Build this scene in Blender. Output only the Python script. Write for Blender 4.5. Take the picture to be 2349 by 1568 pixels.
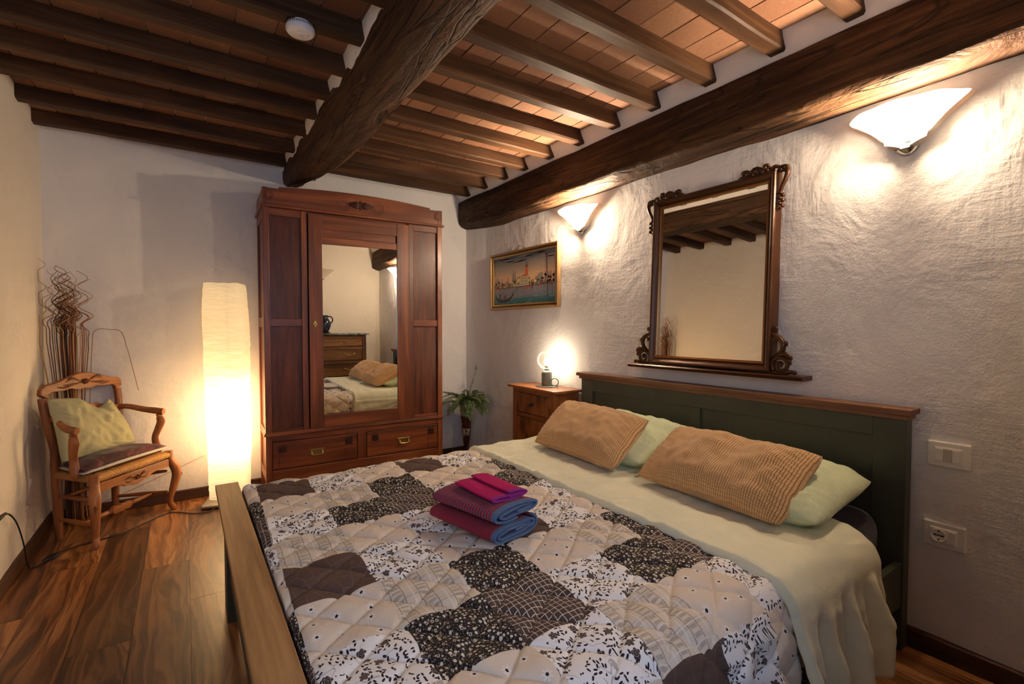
import bpy, math, random
from mathutils import Vector, Matrix, noise

# ------------------------------------------------------------------ scene, camera, light
for _o in list(bpy.data.objects):
    bpy.data.objects.remove(_o)
S = bpy.context.scene
COL = S.collection
PI = math.pi
R = math.radians
random.seed(7)


def lin(r, g, b):
    def c(x):
        x /= 255.0
        return x / 12.92 if x <= .04045 else ((x + .055) / 1.055) ** 2.4
    return (c(r), c(g), c(b), 1.0)


cam_d = bpy.data.cameras.new('camera')
cam = bpy.data.objects.new('camera', cam_d)
COL.objects.link(cam)
cam_d.sensor_width = 36.0
cam_d.lens = 1100.0 / 2349.0 * 36.0
cam_d.clip_start = .02
cam.location = (0, 0, 1.22)
cam.rotation_euler = (R(90 - 1.77), 0, R(-34.3))
S.camera = cam

wd = bpy.data.worlds.new('dusk_sky')
S.world = wd
wd.use_nodes = True
wd.node_tree.nodes['Background'].inputs[0].default_value = (.22, .34, .60, 1)
wd.node_tree.nodes['Background'].inputs[1].default_value = .6

WIN = (-.45, .75, .85, 2.05)          # window opening in the near wall: x0, x1, z0, z1
day = bpy.data.lights.new('window_daylight', 'AREA')
day.shape = 'RECTANGLE'
day.size, day.size_y = 1.2, 1.2
day.energy = 8.5
day.color = (.50, .69, 1.0)
dayo = bpy.data.objects.new('window_daylight', day)
COL.objects.link(dayo)
dayo.location = (.15, -.66, 1.45)
dayo.rotation_euler = (R(90), 0, 0)    # shines towards +y, into the room

VS = S.view_settings
S.display_settings.display_device = 'sRGB'
VS.view_transform = 'Standard'
VS.look = 'None'
VS.exposure = 1.36
VS.gamma = 1.0
VS.use_curve_mapping = False
cy = S.cycles
cy.max_bounces = 10
cy.adaptive_threshold = .07
cy.diffuse_bounces = 6
cy.glossy_bounces = 4
cy.transmission_bounces = 6
cy.transparent_max_bounces = 8
cy.caustics_reflective = False
cy.caustics_refractive = False
cy.sample_clamp_indirect = 20.0
SCONCE_E = 3700.0       # bulb radiance of the wall sconces
FLOORLAMP_E = 15.0     # bulbs inside the paper lamp
PAPER_E = .14          # the paper itself
GLOBE_E = 78.0

# ------------------------------------------------------------------ mesh helpers


class MB:
    def __init__(self):
        self.v = []
        self.f = []
        self.uv = {}
        self.col = {}

    def add(self, vs, fs):
        b = len(self.v)
        self.v += [tuple(p) for p in vs]
        self.f += [tuple(i + b for i in q) for q in fs]
        return b

    def box(self, x0, x1, y0, y1, z0, z1):
        self.add([(x0, y0, z0), (x1, y0, z0), (x1, y1, z0), (x0, y1, z0), (x0, y0, z1), (x1, y0, z1), (x1, y1, z1), (x0, y1, z1)],
                 [(0, 3, 2, 1), (4, 5, 6, 7), (0, 1, 5, 4), (1, 2, 6, 5), (2, 3, 7, 6), (3, 0, 4, 7)])
        return self

    def grid(self, fn, nu, nv, uvfn=None, cu=False, cv=False, flip=False):
        mu = nu if cu else nu + 1
        mv = nv if cv else nv + 1
        b = len(self.v)
        for i in range(mu):
            for j in range(mv):
                self.v.append(tuple(fn(i / nu, j / nv)))
                if uvfn:
                    self.uv[len(self.v) - 1] = uvfn(i / nu, j / nv)
        for i in range(nu):
            for j in range(nv):
                a, c = i, (i + 1) % mu
                d, e = j, (j + 1) % mv
                q = (b + a * mv + d, b + c * mv + d, b + c * mv + e, b + a * mv + e)
                self.f.append(q[::-1] if flip else q)
        return self

    def tube(self, pts, r, n=8, cap=True, flat=1.0, up=None):
        P = [Vector(p) for p in pts]
        m = len(P)
        rr = r if isinstance(r, (list, tuple)) else [r] * m
        b = len(self.v)
        T = [(P[min(i + 1, m - 1)] - P[max(i - 1, 0)]).normalized() for i in range(m)]
        ref = Vector(up) if up else (Vector((0, 0, 1)) if abs(T[0].z) < .9 else Vector((1, 0, 0)))
        u = (ref - T[0] * ref.dot(T[0])).normalized()
        for i in range(m):
            u = (u - T[i] * u.dot(T[i]))
            u = u.normalized() if u.length > 1e-6 else Vector((1, 0, 0))
            w = T[i].cross(u)
            for k in range(n):
                a = 2 * PI * k / n
                self.v.append(tuple(P[i] + (u * math.cos(a) + w * math.sin(a) * flat) * rr[i]))
        for i in range(m - 1):
            for k in range(n):
                k2 = (k + 1) % n
                self.f.append((b + i * n + k, b + i * n + k2, b + (i + 1) * n + k2, b + (i + 1) * n + k))
        if cap:
            self.f.append(tuple(b + k for k in range(n))[::-1])
            self.f.append(tuple(b + (m - 1) * n + k for k in range(n)))
        return self

    def lathe(self, prof, n=24, c=(0, 0, 0), axis='z', cap=True):
        b = len(self.v)
        for (r, h) in prof:
            for k in range(n):
                a = 2 * PI * k / n
                x, y = r * math.cos(a), r * math.sin(a)
                p = {'z': (x, y, h), 'x': (h, x, y), 'y': (y, h, x)}[axis]
                self.v.append((p[0] + c[0], p[1] + c[1], p[2] + c[2]))
        m = len(prof)
        for i in range(m - 1):
            for k in range(n):
                k2 = (k + 1) % n
                self.f.append((b + i * n + k, b + i * n + k2, b + (i + 1) * n + k2, b + (i + 1) * n + k))
        if cap:
            self.f.append(tuple(b + k for k in range(n))[::-1])
            self.f.append(tuple(b + (m - 1) * n + k for k in range(n)))
        return self

    def prism(self, poly, a, c, axis='y'):
        n = len(poly)

        def P(p, t):
            return {'y': (p[0], t, p[1]), 'x': (t, p[0], p[1]), 'z': (p[0], p[1], t)}[axis]
        vs = [P(p, a) for p in poly] + [P(p, c) for p in poly]
        fs = [tuple(range(n)), tuple(range(2 * n - 1, n - 1, -1))]
        for i in range(n):
            j = (i + 1) % n
            fs.append((i, i + n, j + n, j))
        self.add(vs, fs)
        return self

    def ball(self, c, r, n=10, m=6):
        rx, ry, rz = r if isinstance(r, (tuple, list)) else (r, r, r)
        b = len(self.v)
        self.v.append((c[0], c[1], c[2] - rz))
        for i in range(1, m):
            t = -PI / 2 + PI * i / m
            for k in range(n):
                a = 2 * PI * k / n
                self.v.append((c[0] + rx * math.cos(t) * math.cos(a), c[1] + ry * math.cos(t) * math.sin(a), c[2] + rz * math.sin(t)))
        self.v.append((c[0], c[1], c[2] + rz))
        top = len(self.v) - 1
        for k in range(n):
            k2 = (k + 1) % n
            self.f.append((b, b + 1 + k2, b + 1 + k))
            for i in range(m - 2):
                self.f.append((b + 1 + i * n + k, b + 1 + i * n + k2, b + 1 + (i + 1) * n + k2, b + 1 + (i + 1) * n + k))
            self.f.append((b + 1 + (m - 2) * n + k, b + 1 + (m - 2) * n + k2, top))
        return self

    def map(self, fn, start=0):
        self.v = self.v[:start] + [tuple(fn(Vector(p))) for p in self.v[start:]]
        return self


ORG = {}


def finish(o, parent):
    COL.objects.link(o)
    if parent is not None:
        o.parent = parent
        ORG[o.name] = ORG.get(parent.name, Vector((0, 0, 0)))
    return o


def build(mb, name, mat, parent=None, smooth=None, bev=0, seg=2, fixn=True, solid=0):
    me = bpy.data.meshes.new(name)
    off = ORG.get(parent.name, Vector((0, 0, 0))) if parent is not None else Vector((0, 0, 0))
    me.from_pydata([(p[0] - off[0], p[1] - off[1], p[2] - off[2]) for p in mb.v], [], mb.f)
    if mb.uv:
        l = me.uv_layers.new(name='UVMap')
        d = []
        for lp in me.loops:
            u = mb.uv.get(lp.vertex_index, (0, 0))
            d += [u[0], u[1]]
        l.data.foreach_set('uv', d)
    if mb.col:
        ca = me.color_attributes.new('Col', 'FLOAT_COLOR', 'CORNER')
        d = []
        for p in me.polygons:
            c = mb.col.get(p.index, (1, 1, 1, 1))
            d += list(c) * p.loop_total
        ca.data.foreach_set('color', d)
    if fixn:
        import bmesh
        bm = bmesh.new()
        bm.from_mesh(me)
        bmesh.ops.recalc_face_normals(bm, faces=bm.faces)
        bm.to_mesh(me)
        bm.free()
    if smooth is not None:
        me.polygons.foreach_set('use_smooth', [True] * len(me.polygons))
        if smooth < 180:
            me.set_sharp_from_angle(angle=R(smooth))
    me.materials.append(mat)
    me.update()
    o = bpy.data.objects.new(name, me)
    finish(o, parent)
    if solid:
        md = o.modifiers.new('thickness', 'SOLIDIFY')
        md.thickness = solid
        md.offset = 0
    if bev:
        md = o.modifiers.new('bevel', 'BEVEL')
        md.width = bev
        md.segments = seg
        md.limit_method = 'ANGLE'
        md.angle_limit = R(35)
        md.harden_normals = False
    return o


def tag(o, label=None, cat=None, group=None, kind=None):
    if label:
        o['label'] = label
    if cat:
        o['category'] = cat
    if group:
        o['group'] = group
    if kind:
        o['kind'] = kind
    return o


def thing(name, label, cat, loc=(0, 0, 0), rz=0, group=None, world=False):
    o = bpy.data.objects.new(name, None)
    COL.objects.link(o)
    o.location = loc
    o.rotation_euler = (0, 0, rz)
    o.empty_display_size = .05
    if world:
        ORG[o.name] = Vector(loc)
    return tag(o, label, cat, group)


def structure(o):
    o['kind'] = 'structure'
    return o


def nz(x, y, z=0.0):
    return noise.noise(Vector((x, y, z)))


def spline(pts, n=8):
    """Catmull-Rom through points."""
    P = [Vector(p) for p in pts]
    out = []
    for i in range(len(P) - 1):
        p0, p1, p2, p3 = P[max(i - 1, 0)], P[i], P[i + 1], P[min(i + 2, len(P) - 1)]
        for k in range(n):
            t = k / n
            out.append(.5 * ((2 * p1) + (p2 - p0) * t + (2 * p0 - 5 * p1 + 4 * p2 - p3) * t * t + (3 * p1 - p0 - 3 * p2 + p3) * t ** 3))
    out.append(P[-1])
    return out


def lerpl(vals, n=8):
    out = []
    for i in range(len(vals) - 1):
        for k in range(n):
            out.append(vals[i] + (vals[i + 1] - vals[i]) * k / n)
    return out + [vals[-1]]


# ------------------------------------------------------------------ material helpers
class NT:
    def __init__(self, name):
        self.m = bpy.data.materials.new(name)
        self.m.use_nodes = True
        self.t = self.m.node_tree
        self.t.nodes.clear()
        self.out = self.t.nodes.new('ShaderNodeOutputMaterial')

    def n(self, typ, props=None, **ins):
        nd = self.t.nodes.new('ShaderNode' + typ)
        for k, v in (props or {}).items():
            setattr(nd, k, v)
        for k, v in ins.items():
            if k[0] == '_':
                s = nd.inputs[int(k[1:])]
            else:
                s = nd.inputs[k.replace('_', ' ')]
            if isinstance(v, bpy.types.NodeSocket):
                self.t.links.new(v, s)
            elif isinstance(v, bpy.types.Node):
                self.t.links.new(v.outputs[0], s)
            else:
                s.default_value = v
        return nd

    def math(self, op, a, b=0.0, c=0.0, clamp=False):
        return self.n('Math', dict(operation=op, use_clamp=clamp), _0=a, _1=b, _2=c).outputs[0]

    def vmath(self, op, a, b=(0, 0, 0)):
        return self.n('VectorMath', dict(operation=op), _0=a, _1=b).outputs[0]

    def ramp(self, fac, stops, interp='LINEAR'):
        nd = self.n('ValToRGB', Fac=fac)
        cr = nd.color_ramp
        cr.interpolation = interp
        while len(cr.elements) < len(stops):
            cr.elements.new(.5)
        for e, (p, c) in zip(cr.elements, stops):
            e.position = p
            e.color = c if len(c) == 4 else (*c, 1)
        return nd.outputs[0]

    def mix(self, fac, a, b, mode='MIX'):
        nd = self.n('Mix', dict(data_type='RGBA', blend_type=mode))
        for s, v in ((nd.inputs['Factor'], fac), (nd.inputs[6], a), (nd.inputs[7], b)):
            if isinstance(v, bpy.types.NodeSocket):
                self.t.links.new(v, s)
            else:
                s.default_value = v
        return nd.outputs[2]

    def noise(self, vec, scale, detail=4, rough=.5, dist=0.0):
        return self.n('TexNoise', Vector=vec, Scale=scale, Detail=detail, Roughness=rough, Distortion=dist).outputs[0]

    def obj(self, rnd=0.0):
        c = self.n('TexCoord').outputs['Object']
        if rnd:
            r = self.n('ObjectInfo').outputs['Random']
            k = self.n('CombineXYZ', X=self.math('MULTIPLY', r, rnd), Y=self.math('MULTIPLY', r, rnd * 1.7), Z=self.math('MULTIPLY', r, rnd * .6)).outputs[0]
            c = self.vmath('ADD', c, k)
        return c

    def uv(self):
        return self.n('TexCoord').outputs['UV']

    def map(self, vec, scale=(1, 1, 1), rot=(0, 0, 0), loc=(0, 0, 0)):
        return self.n('Mapping', Vector=vec, Location=loc, Rotation=rot, Scale=scale).outputs[0]

    def bump(self, h, strength=.3, dist=.01, normal=None):
        kw = dict(Height=h, Strength=strength, Distance=dist)
        if normal is not None:
            kw['Normal'] = normal
        return self.n('Bump', **kw).outputs[0]

    def pbr(self, color, rough=.5, normal=None, metal=0.0, spec=.5, sheen=0.0, coat=0.0, **kw):
        p = dict(Base_Color=color, Roughness=rough, Metallic=metal)
        p['Specular_IOR_Level'] = spec
        if sheen:
            p['Sheen_Weight'] = sheen
            p['Sheen_Roughness'] = .4
        if coat:
            p['Coat_Weight'] = coat
            p['Coat_Roughness'] = .25
        if normal is not None:
            p['Normal'] = normal
        p.update(kw)
        nd = self.n('BsdfPrincipled', **p)
        self.t.links.new(nd.outputs[0], self.out.inputs[0])
        return self.m


def plain(name, c, rough=.5, metal=0.0, spec=.5, bump=0, bscale=60, coat=0.0):
    t = NT(name)
    nrm = None
    o = t.obj()
    if bump:
        nrm = t.bump(t.noise(o, bscale, 4), bump, .004)
    v = t.noise(o, 9, 3)
    col = t.mix(v, tuple(x * .86 for x in c[:3]) + (1,), tuple(min(1, x * 1.1) for x in c[:3]) + (1,))
    return t.pbr(col, rough, nrm, metal, spec, coat=coat)


def wood(name, dark, mid, light, axis='z', s=1.0, rough=.45, streak=.5, bump=.15, coat=0.0, rnd=5.0, spec=.4, tint=.25):
    t = NT(name)
    o = t.obj(rnd)
    k = 9.0
    sc = {'x': (1, k, k), 'y': (k, 1, k), 'z': (k, k, 1)}[axis]
    p = t.map(o, tuple(a * s for a in sc))
    n1 = t.noise(p, .9, 5, .55, .9)
    n2 = t.noise(t.map(o, tuple(a * s * 4 for a in {'x': (.35, 9, 9), 'y': (9, .35, 9), 'z': (9, 9, .35)}[axis])), 1.6, 4, .6, .3)
    f = t.math('ADD', t.math('MULTIPLY', n1, 1 - streak * .5), t.math('MULTIPLY', n2, streak * .5))
    col = t.ramp(f, [(.30, dark), (.5, mid), (.70, light)])
    r = t.n('ObjectInfo').outputs['Random']
    col = t.mix(t.math('MULTIPLY', r, tint), col, t.mix(1.0, col, (.55, .5, .46, 1), 'MULTIPLY'))
    nrm = t.bump(n2, bump, .003)
    rg = t.math('ADD', rough - .08, t.math('MULTIPLY', n1, .16))
    return t.pbr(col, rg, nrm, 0, spec, coat=coat)

# ------------------------------------------------------------------ materials of the shell


def plaster(name, c, strokes=1.0, fine=1.0):
    t = NT(name)
    o = t.obj()
    big = t.noise(o, 3.2, 4, .55, .4)
    # trowel strokes: stretched noises in two directions, masked so they come and go
    s1 = t.noise(t.map(o, (6, 5, 60), (.5, 0, 0)), 1.0, 2, .5, .6)
    s2 = t.noise(t.map(o, (60, 60, 5), (0, .2, 0)), 1.0, 2, .5)
    mask = t.ramp(t.noise(o, 1.6, 1), [(.45, (0, 0, 0)), (.62, (1, 1, 1))])
    st = t.math('MULTIPLY', t.math('ADD', s1, s2), mask)
    grit = t.noise(o, 120, 2, .6)
    h = t.math('ADD', t.math('MULTIPLY', big, 1.1), t.math('ADD', t.math('MULTIPLY', st, .085 * strokes), t.math('ADD', t.math('MULTIPLY', grit, .07 * fine), t.math('MULTIPLY', t.noise(o, 34, 2, .6), .07 * fine))))
    nrm = t.bump(h, .75, .022)
    col = t.mix(t.noise(o, 2.0, 3), c, tuple(x * .93 for x in c[:3]) + (1,))
    return t.pbr(col, .85, nrm, 0, .2)


M = {}
M['plaster'] = plaster('white_plaster', (.86, .825, .79, 1))
M['plaster_smooth'] = plaster('smooth_plaster', (.86, .80, .70, 1), .3, .5)
M['tile'] = None


def tile_mat():
    t = NT('terracotta')
    o = t.obj(9.0)
    r = t.n('ObjectInfo').outputs['Random']
    base = t.ramp(r, [(0, lin(130, 90, 66)), (.35, lin(146, 103, 76)), (.7, lin(162, 121, 92)), (1, lin(140, 101, 78))])
    n = t.noise(o, 16, 6, .62)
    col = t.mix(t.math('MULTIPLY', n, .65), base, lin(104, 64, 44))
    sp = t.ramp(t.noise(o, 38, 5, .7, .8), [(.62, (0, 0, 0)), (.70, (1, 1, 1))])
    col = t.mix(t.math('MULTIPLY', sp, .55), col, lin(214, 184, 158))
    nrm = t.bump(t.math('ADD', n, t.noise(o, 70, 3)), .5, .006)
    return t.pbr(col, .8, nrm, 0, .2)


M['tile'] = tile_mat()
M['mortar'] = plain('old_mortar', lin(196, 166, 140), .9, 0, .2, .5, 80)
M['joist_x'] = wood('joist_wood', lin(42, 26, 15), lin(72, 47, 28), lin(104, 73, 45), 'x', 1.0, .58, .6, .25, spec=.2)
def beam_mat():
    t = NT('hewn_beam_wood')
    o = t.obj()
    g = t.noise(t.map(o, (9, .9, 9)), 1.0, 6, .6, 1.2)
    fib = t.noise(t.map(o, (60, 3, 60)), 1.0, 4, .6, .4)
    hew = t.noise(t.map(o, (13, 7, 13)), 1.0, 5, .65, .8)
    crack = t.ramp(t.math('ABSOLUTE', t.math('SUBTRACT', t.noise(t.map(o, (7, .7, 7)), 1.0, 3, .5, 1.5), .5)), [(.0, (0, 0, 0)), (.02, (1, 1, 1))])
    f = t.math('ADD', t.math('MULTIPLY', g, .6), t.math('MULTIPLY', fib, .4))
    col = t.ramp(f, [(.30, lin(38, 24, 14)), (.5, lin(70, 46, 28)), (.70, lin(112, 80, 50))])
    col = t.mix(t.math('MULTIPLY', t.math('SUBTRACT', 1.0, crack), .7), col, lin(24, 15, 9))
    h = t.math('ADD', t.math('MULTIPLY', hew, 1.0), t.math('ADD', t.math('MULTIPLY', fib, .25), t.math('MULTIPLY', crack, .25)))
    return t.pbr(col, .7, t.bump(h, .9, .020), 0, .22)


M['beam_y'] = beam_mat()
M['base_wood'] = wood('baseboard_wood', lin(48, 28, 17), lin(72, 44, 27), lin(96, 62, 40), 'x', 1.2, .5, .5)
M['base_wood_y'] = wood('baseboard_wood_y', lin(48, 28, 17), lin(72, 44, 27), lin(96, 62, 40), 'y', 1.2, .5, .5)


def floor_mat():
    t = NT('walnut_laminate')
    o = t.obj(31.0)
    w = t.noise(t.map(o, (2.2, .5, 1)), 2.0, 3, .5)
    p = t.vmath('ADD', t.map(o, (7.5, .75, 1)), t.n('CombineXYZ', X=t.math('MULTIPLY', w, 1.4)).outputs[0])
    g1 = t.noise(p, 1.0, 4, .55, .8)
    # cathedral grain: sine of a stretched, warped coordinate
    sx = t.n('SeparateXYZ', Vector=p).outputs[0]
    ring = t.math('ADD', t.math('MULTIPLY', t.math('SINE', t.math('MULTIPLY', t.math('ADD', sx, t.math('MULTIPLY', g1, 2.6)), 15.0)), .5), .5)
    fib = t.noise(t.map(o, (190, 3.5, 1)), 1.0, 3, .65)
    f = t.math('ADD', t.math('MULTIPLY', g1, .66), t.math('ADD', t.math('MULTIPLY', ring, .16), t.math('MULTIPLY', fib, .24)))
    col = t.ramp(f, [(.30, lin(60, 34, 18)), (.45, lin(108, 68, 39)), (.58, lin(150, 103, 64)), (.75, lin(188, 142, 95))])
    r = t.n('ObjectInfo').outputs['Random']
    tone = t.ramp(r, [(0, (.42, .38, .34)), (.3, (.72, .66, .60)), (.6, (1.0, .94, .86)), (.85, (1.25, 1.14, .98)), (1, (.6, .52, .46))])
    col = t.mix(1.0, col, tone, 'MULTIPLY')
    nrm = t.bump(fib, .08, .002)
    return t.pbr(col, .34, nrm, 0, .45)


M['floor'] = floor_mat()
M['floor_gap'] = plain('dark_joint', lin(30, 16, 9), .8)

XL, XR, YB, YN, ZC = -.715, 2.288, 4.09, -.40, 2.502

# ------------------------------------------------------------------ floor with planks
fl = structure(build(MB().box(XL - .1, XR + .1, YN - .1, YB + .1, -.06, -.004), 'floor', M['floor_gap']))
PW, PL = .1935, 1.285
pm = bpy.data.meshes.new('plank')
pb = MB().box(-PW / 2 + .0006, PW / 2 - .0006, -PL / 2 + .0006, PL / 2 - .0006, -.010, 0)
pm.from_pydata(pb.v, [], pb.f)
pm.materials.append(M['floor'])
ox = XL - .06
i = 0
while ox < XR + .02:
    offs = (-.62, -.17, -1.05, -.40, -.85, -.02, -.55)[i % 7]
    y = YN - .05 + offs
    while y < YB:
        lo, hi = max(y, YN - .05), min(y + PL, YB + .02)
        if hi - lo > .04:
            o = bpy.data.objects.new('plank', pm)
            COL.objects.link(o)
            o.parent = fl
            o.location = (ox + PW / 2, (lo + hi) / 2, 0)
            o.scale = (1, (hi - lo) / PL, 1)
        y += PL
    ox += PW
    i += 1

# ------------------------------------------------------------------ walls


def wall(name, fn, nu, nv, mat, hole=None, flip=False):
    mb = MB()
    mb.grid(fn, nu, nv, flip=flip)
    if hole:
        mb.f = [q for q in mb.f if not hole([mb.v[k] for k in q])]
    return structure(build(mb, name, mat, smooth=180, fixn=False))


def und(a, b, seed):
    """slow unevenness of an old wall, in metres"""
    return .007 * nz(a * 1.7, b * 1.7, seed) + .0035 * nz(a * 5, b * 5, seed + 3) + .0012 * nz(a * 14, b * 14, seed + 8)


def fr(u, v):
    y, z = YN - .05 + (YB - YN + .1) * u, 2.7 * v
    x = XR + und(y, z, 1.5)
    if y > 3.78:                      # the corner is not square: the plaster turns in a little
        x -= .035 * ((y - 3.78) / .3) ** .8
    # hollow next to the near lamp, bulge below the beam
    x += .012 * math.exp(-((y - .33) ** 2 / .02 + (z - 2.0) ** 2 / .05))
    x -= .010 * math.exp(-((z - 2.02) / .10) ** 2) * (.5 + .5 * nz(y * 3, 4.2))
    return (x, y, z)


wall('wall_right', fr, 190, 108, M['plaster'], flip=False)
wall('wall_back', lambda u, v: (XL - .05 + (XR - XL + .1) * u, YB + und(u * 3, v * 2.7, 7.7) - .01 * math.exp(-((u * 3 - .95) ** 2 / .06 + (v * 2.7 - 1.85) ** 2 / .08)), 2.7 * v), 130, 108, M['plaster'], flip=True)
wall('wall_left', lambda u, v: (XL - und(u * 4.5, v * 2.7, 4.1), YN - .05 + (YB - YN + .1) * u, 2.7 * v), 150, 100, M['plaster_smooth'], flip=True)


def in_win(q):
    cx = sum(p[0] for p in q) / 4
    cz = sum(p[2] for p in q) / 4
    return WIN[0] < cx < WIN[1] and WIN[2] < cz < WIN[3]


wall('wall_near', lambda u, v: (XL - .05 + (XR - XL + .1) * u, YN - und(u * 3, v * 2.7, 9.9), 2.7 * v), 100, 90, M['plaster_smooth'], hole=in_win)

M['white_paint'] = plain('white_paint', lin(225, 220, 210), .4)
t = NT('window_glass')
mx = t.n('MixShader', Fac=.08, _1=t.n('BsdfTransparent', Color=(.97, .98, 1, 1)), _2=t.n('BsdfGlossy', Roughness=.02))
t.t.links.new(mx.outputs[0], t.out.inputs[0])
M['pane'] = t.m
wn = structure(thing('window_1', None, None, (.15, YN - .03, .85)))
for nm, b in (('sill', (-.64, .64, -.10, .09, -.03, .0)), ('jamb', (-.66, -.6, -.1, .04, -.02, 1.24)), ('jamb', (.6, .66, -.1, .04, -.02, 1.24)), ('lintel', (-.66, .66, -.1, .04, 1.18, 1.26))):
    build(MB().box(*b), nm, M['white_paint'], wn, bev=.004)
for x0 in (-.6, 0.0):
    sash = build(MB().box(x0, x0 + .6, -.05, -.01, 0, .06).box(x0, x0 + .6, -.05, -.01, 1.12, 1.18).box(x0, x0 + .06, -.05, -.01, .06, 1.12).box(x0 + .54, x0 + .6, -.05, -.01, .06, 1.12), 'sash', M['white_paint'], wn)
    build(MB().box(x0 + .06, x0 + .54, -.033, -.028, .06, 1.12), 'pane', M['pane'], sash)

# baseboards
BH = .07
structure(build(MB().box(XL, XR, YB - .022, YB + .03, 0, BH), 'baseboard_back', M['base_wood'], bev=.004))
structure(build(MB().box(XL - .03, XL + .018, YN, YB - .022, 0, BH), 'baseboard_left', M['base_wood_y'], bev=.004))
structure(build(MB().box(XR - .02, XR + .03, YN, YB - .022, 0, BH), 'baseboard_right', M['base_wood_y'], bev=.004))

# ------------------------------------------------------------------ ceiling: slab, tiles, joists, beams, plaster infill
cl = structure(build(MB().box(XL - .1, XR + .1, YN - .1, YB + .1, ZC, ZC + .12), 'ceiling', M['mortar']))

tm = bpy.data.meshes.new('tile')
tb = MB().box(-.5, .5, -.5, .5, -.007, .004)
tm.from_pydata(tb.v, [], tb.f)
tm.materials.append(M['tile'])

JW = .074
LJ = [3.905, 3.562, 3.205, 2.914, 2.63, 2.336, 2.035, 1.735, 1.43, 1.13, .82, .50, .18, -.12]
RJ = [3.862, 3.552, 3.24, 2.965, 2.66, 2.352, 2.039, 1.738, 1.405, 1.081, .784, .48, .18, -.12]
BX0, BX1 = .645, .86      # centre beam
RX = 2.165                # left face of the beam over the bed


def rough_bar(x0, x1, y0, y1, z0, z1, seed, amp=.003, ch=.008, n=22):
    mb = MB()
    sec = [(y0 + ch, z0), (y1 - ch, z0), (y1, z0 + ch), (y1, z1), (y0, z1), (y0, z0 + ch)]

    def fn(u, v):
        x = x0 + (x1 - x0) * u
        k = int(round(v * 6)) % 6
        y, z = sec[k]
        bow = .004 * nz(x * 1.3, seed)
        return (x, y + amp * nz(x * 5, y * 9, seed) + bow, z + (amp * nz(x * 5, y * 9, seed + 5) if z < z1 else 0))
    mb.grid(fn, n, 6, cv=True)
    mb.f.append(tuple(range(6))[::-1])
    mb.f.append(tuple(range(n * 6, n * 6 + 6)))
    return mb


for sd, (lst, xa, xb) in enumerate(((LJ, XL - .03, BX0 + .06), (RJ, BX1 - .06, 2.20))):
    for q, y in enumerate(lst):
        zz = 2.42 + .004 * nz(q * 3.3, sd)
        build(rough_bar(xa, xb, y, y + JW, zz, ZC + .01, q * 2.1 + sd * 40), 'joist', M['joist_x'], cl, smooth=40)
    # tiles in the fields between the joists
    edges = [YB] + lst
    x_lo, x_hi = (XL, BX0) if sd == 0 else (BX1, RX)
    for q in range(len(lst)):
        ya = (lst[q] + JW) if q == 0 else lst[q] + JW
        yb = YB if q == 0 else lst[q - 1]
        if yb - ya < .03 or yb < .3:
            continue
        w = .152
        x = x_lo - random.random() * .1
        while x < x_hi:
            a, b = max(x, x_lo - .01), min(x + w, x_hi + .01)
            if b - a > .02:
                o = bpy.data.objects.new('tile', tm)
                COL.objects.link(o)
                o.parent = cl
                o.location = ((a + b) / 2, (ya + yb) / 2, ZC - .002 * random.random())
                o.scale = (b - a - .006, yb - ya + .004, 1)
                o.rotation_euler = (R(random.uniform(-.5, .5)), R(random.uniform(-.7, .7)), 0)
            x += w


def loft(secs, closed=True):
    """secs: list of sections, each a list of points"""
    mb = MB()
    n = len(secs[0])
    for s in secs:
        mb.v += [tuple(p) for p in s]
    for i in range(len(secs) - 1):
        for k in range(n):
            k2 = (k + 1) % n
            mb.f.append((i * n + k, i * n + k2, (i + 1) * n + k2, (i + 1) * n + k))
    mb.f.append(tuple(range(n))[::-1])
    mb.f.append(tuple((len(secs) - 1) * n + k for k in range(n)))
    return mb


secs = []
N = 110
for i in range(N + 1):
    y = YN - .03 + (YB + .03 - YN + .03) * i / N
    zb = 2.225 + .085 * max(0, min(1, (y - 3.2) / .8)) ** 1.3 + .012 * nz(y * 1.4, 2.0)
    rb = .055 + .02 * nz(y * 1.1, 7.0)           # rounding of the lower edges
    xr = .855 + .02 * nz(y * .9, 1.0) - .05 * max(0, min(1, (y - 3.0) / 1.0))
    xl = BX0 + .006 * nz(y * 2, 5)
    raw = []
    nn = 30
    path = [(xl, 2.44), (xl, 2.40), (xl, zb + .06), (xl + .008, zb + .02), (xl + .03, zb), (xr - rb, zb), (xr - rb * .35, zb + rb * .3), (xr, zb + rb * 1.1), (xr + .005, 2.40), (xr + .005, 2.44)]
    for a in range(len(path) - 1):
        for k in range(3):
            tt = k / 3
            raw.append((path[a][0] + (path[a + 1][0] - path[a][0]) * tt, path[a][1] + (path[a + 1][1] - path[a][1]) * tt))
    raw.append(path[-1])
    sec = []
    for (x, z) in raw:
        amp = .010 if (z < zb + .05 and x > xl + .03) else .004
        gouge = -.02 * math.exp(-((y - 2.25) / .12) ** 2 - ((x - .80) / .022) ** 2) if z < zb + .03 else 0
        sec.append((x + amp * nz(y * 4.0, x * 16, z * 16), y, z + amp * nz(y * 3.5 + 9, x * 18, z * 14) + amp * .5 * nz(y * 11, x * 30, 3) - gouge))
    secs.append(sec)
build(loft(secs), 'beam', M['beam_y'], cl, smooth=55)

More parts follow.
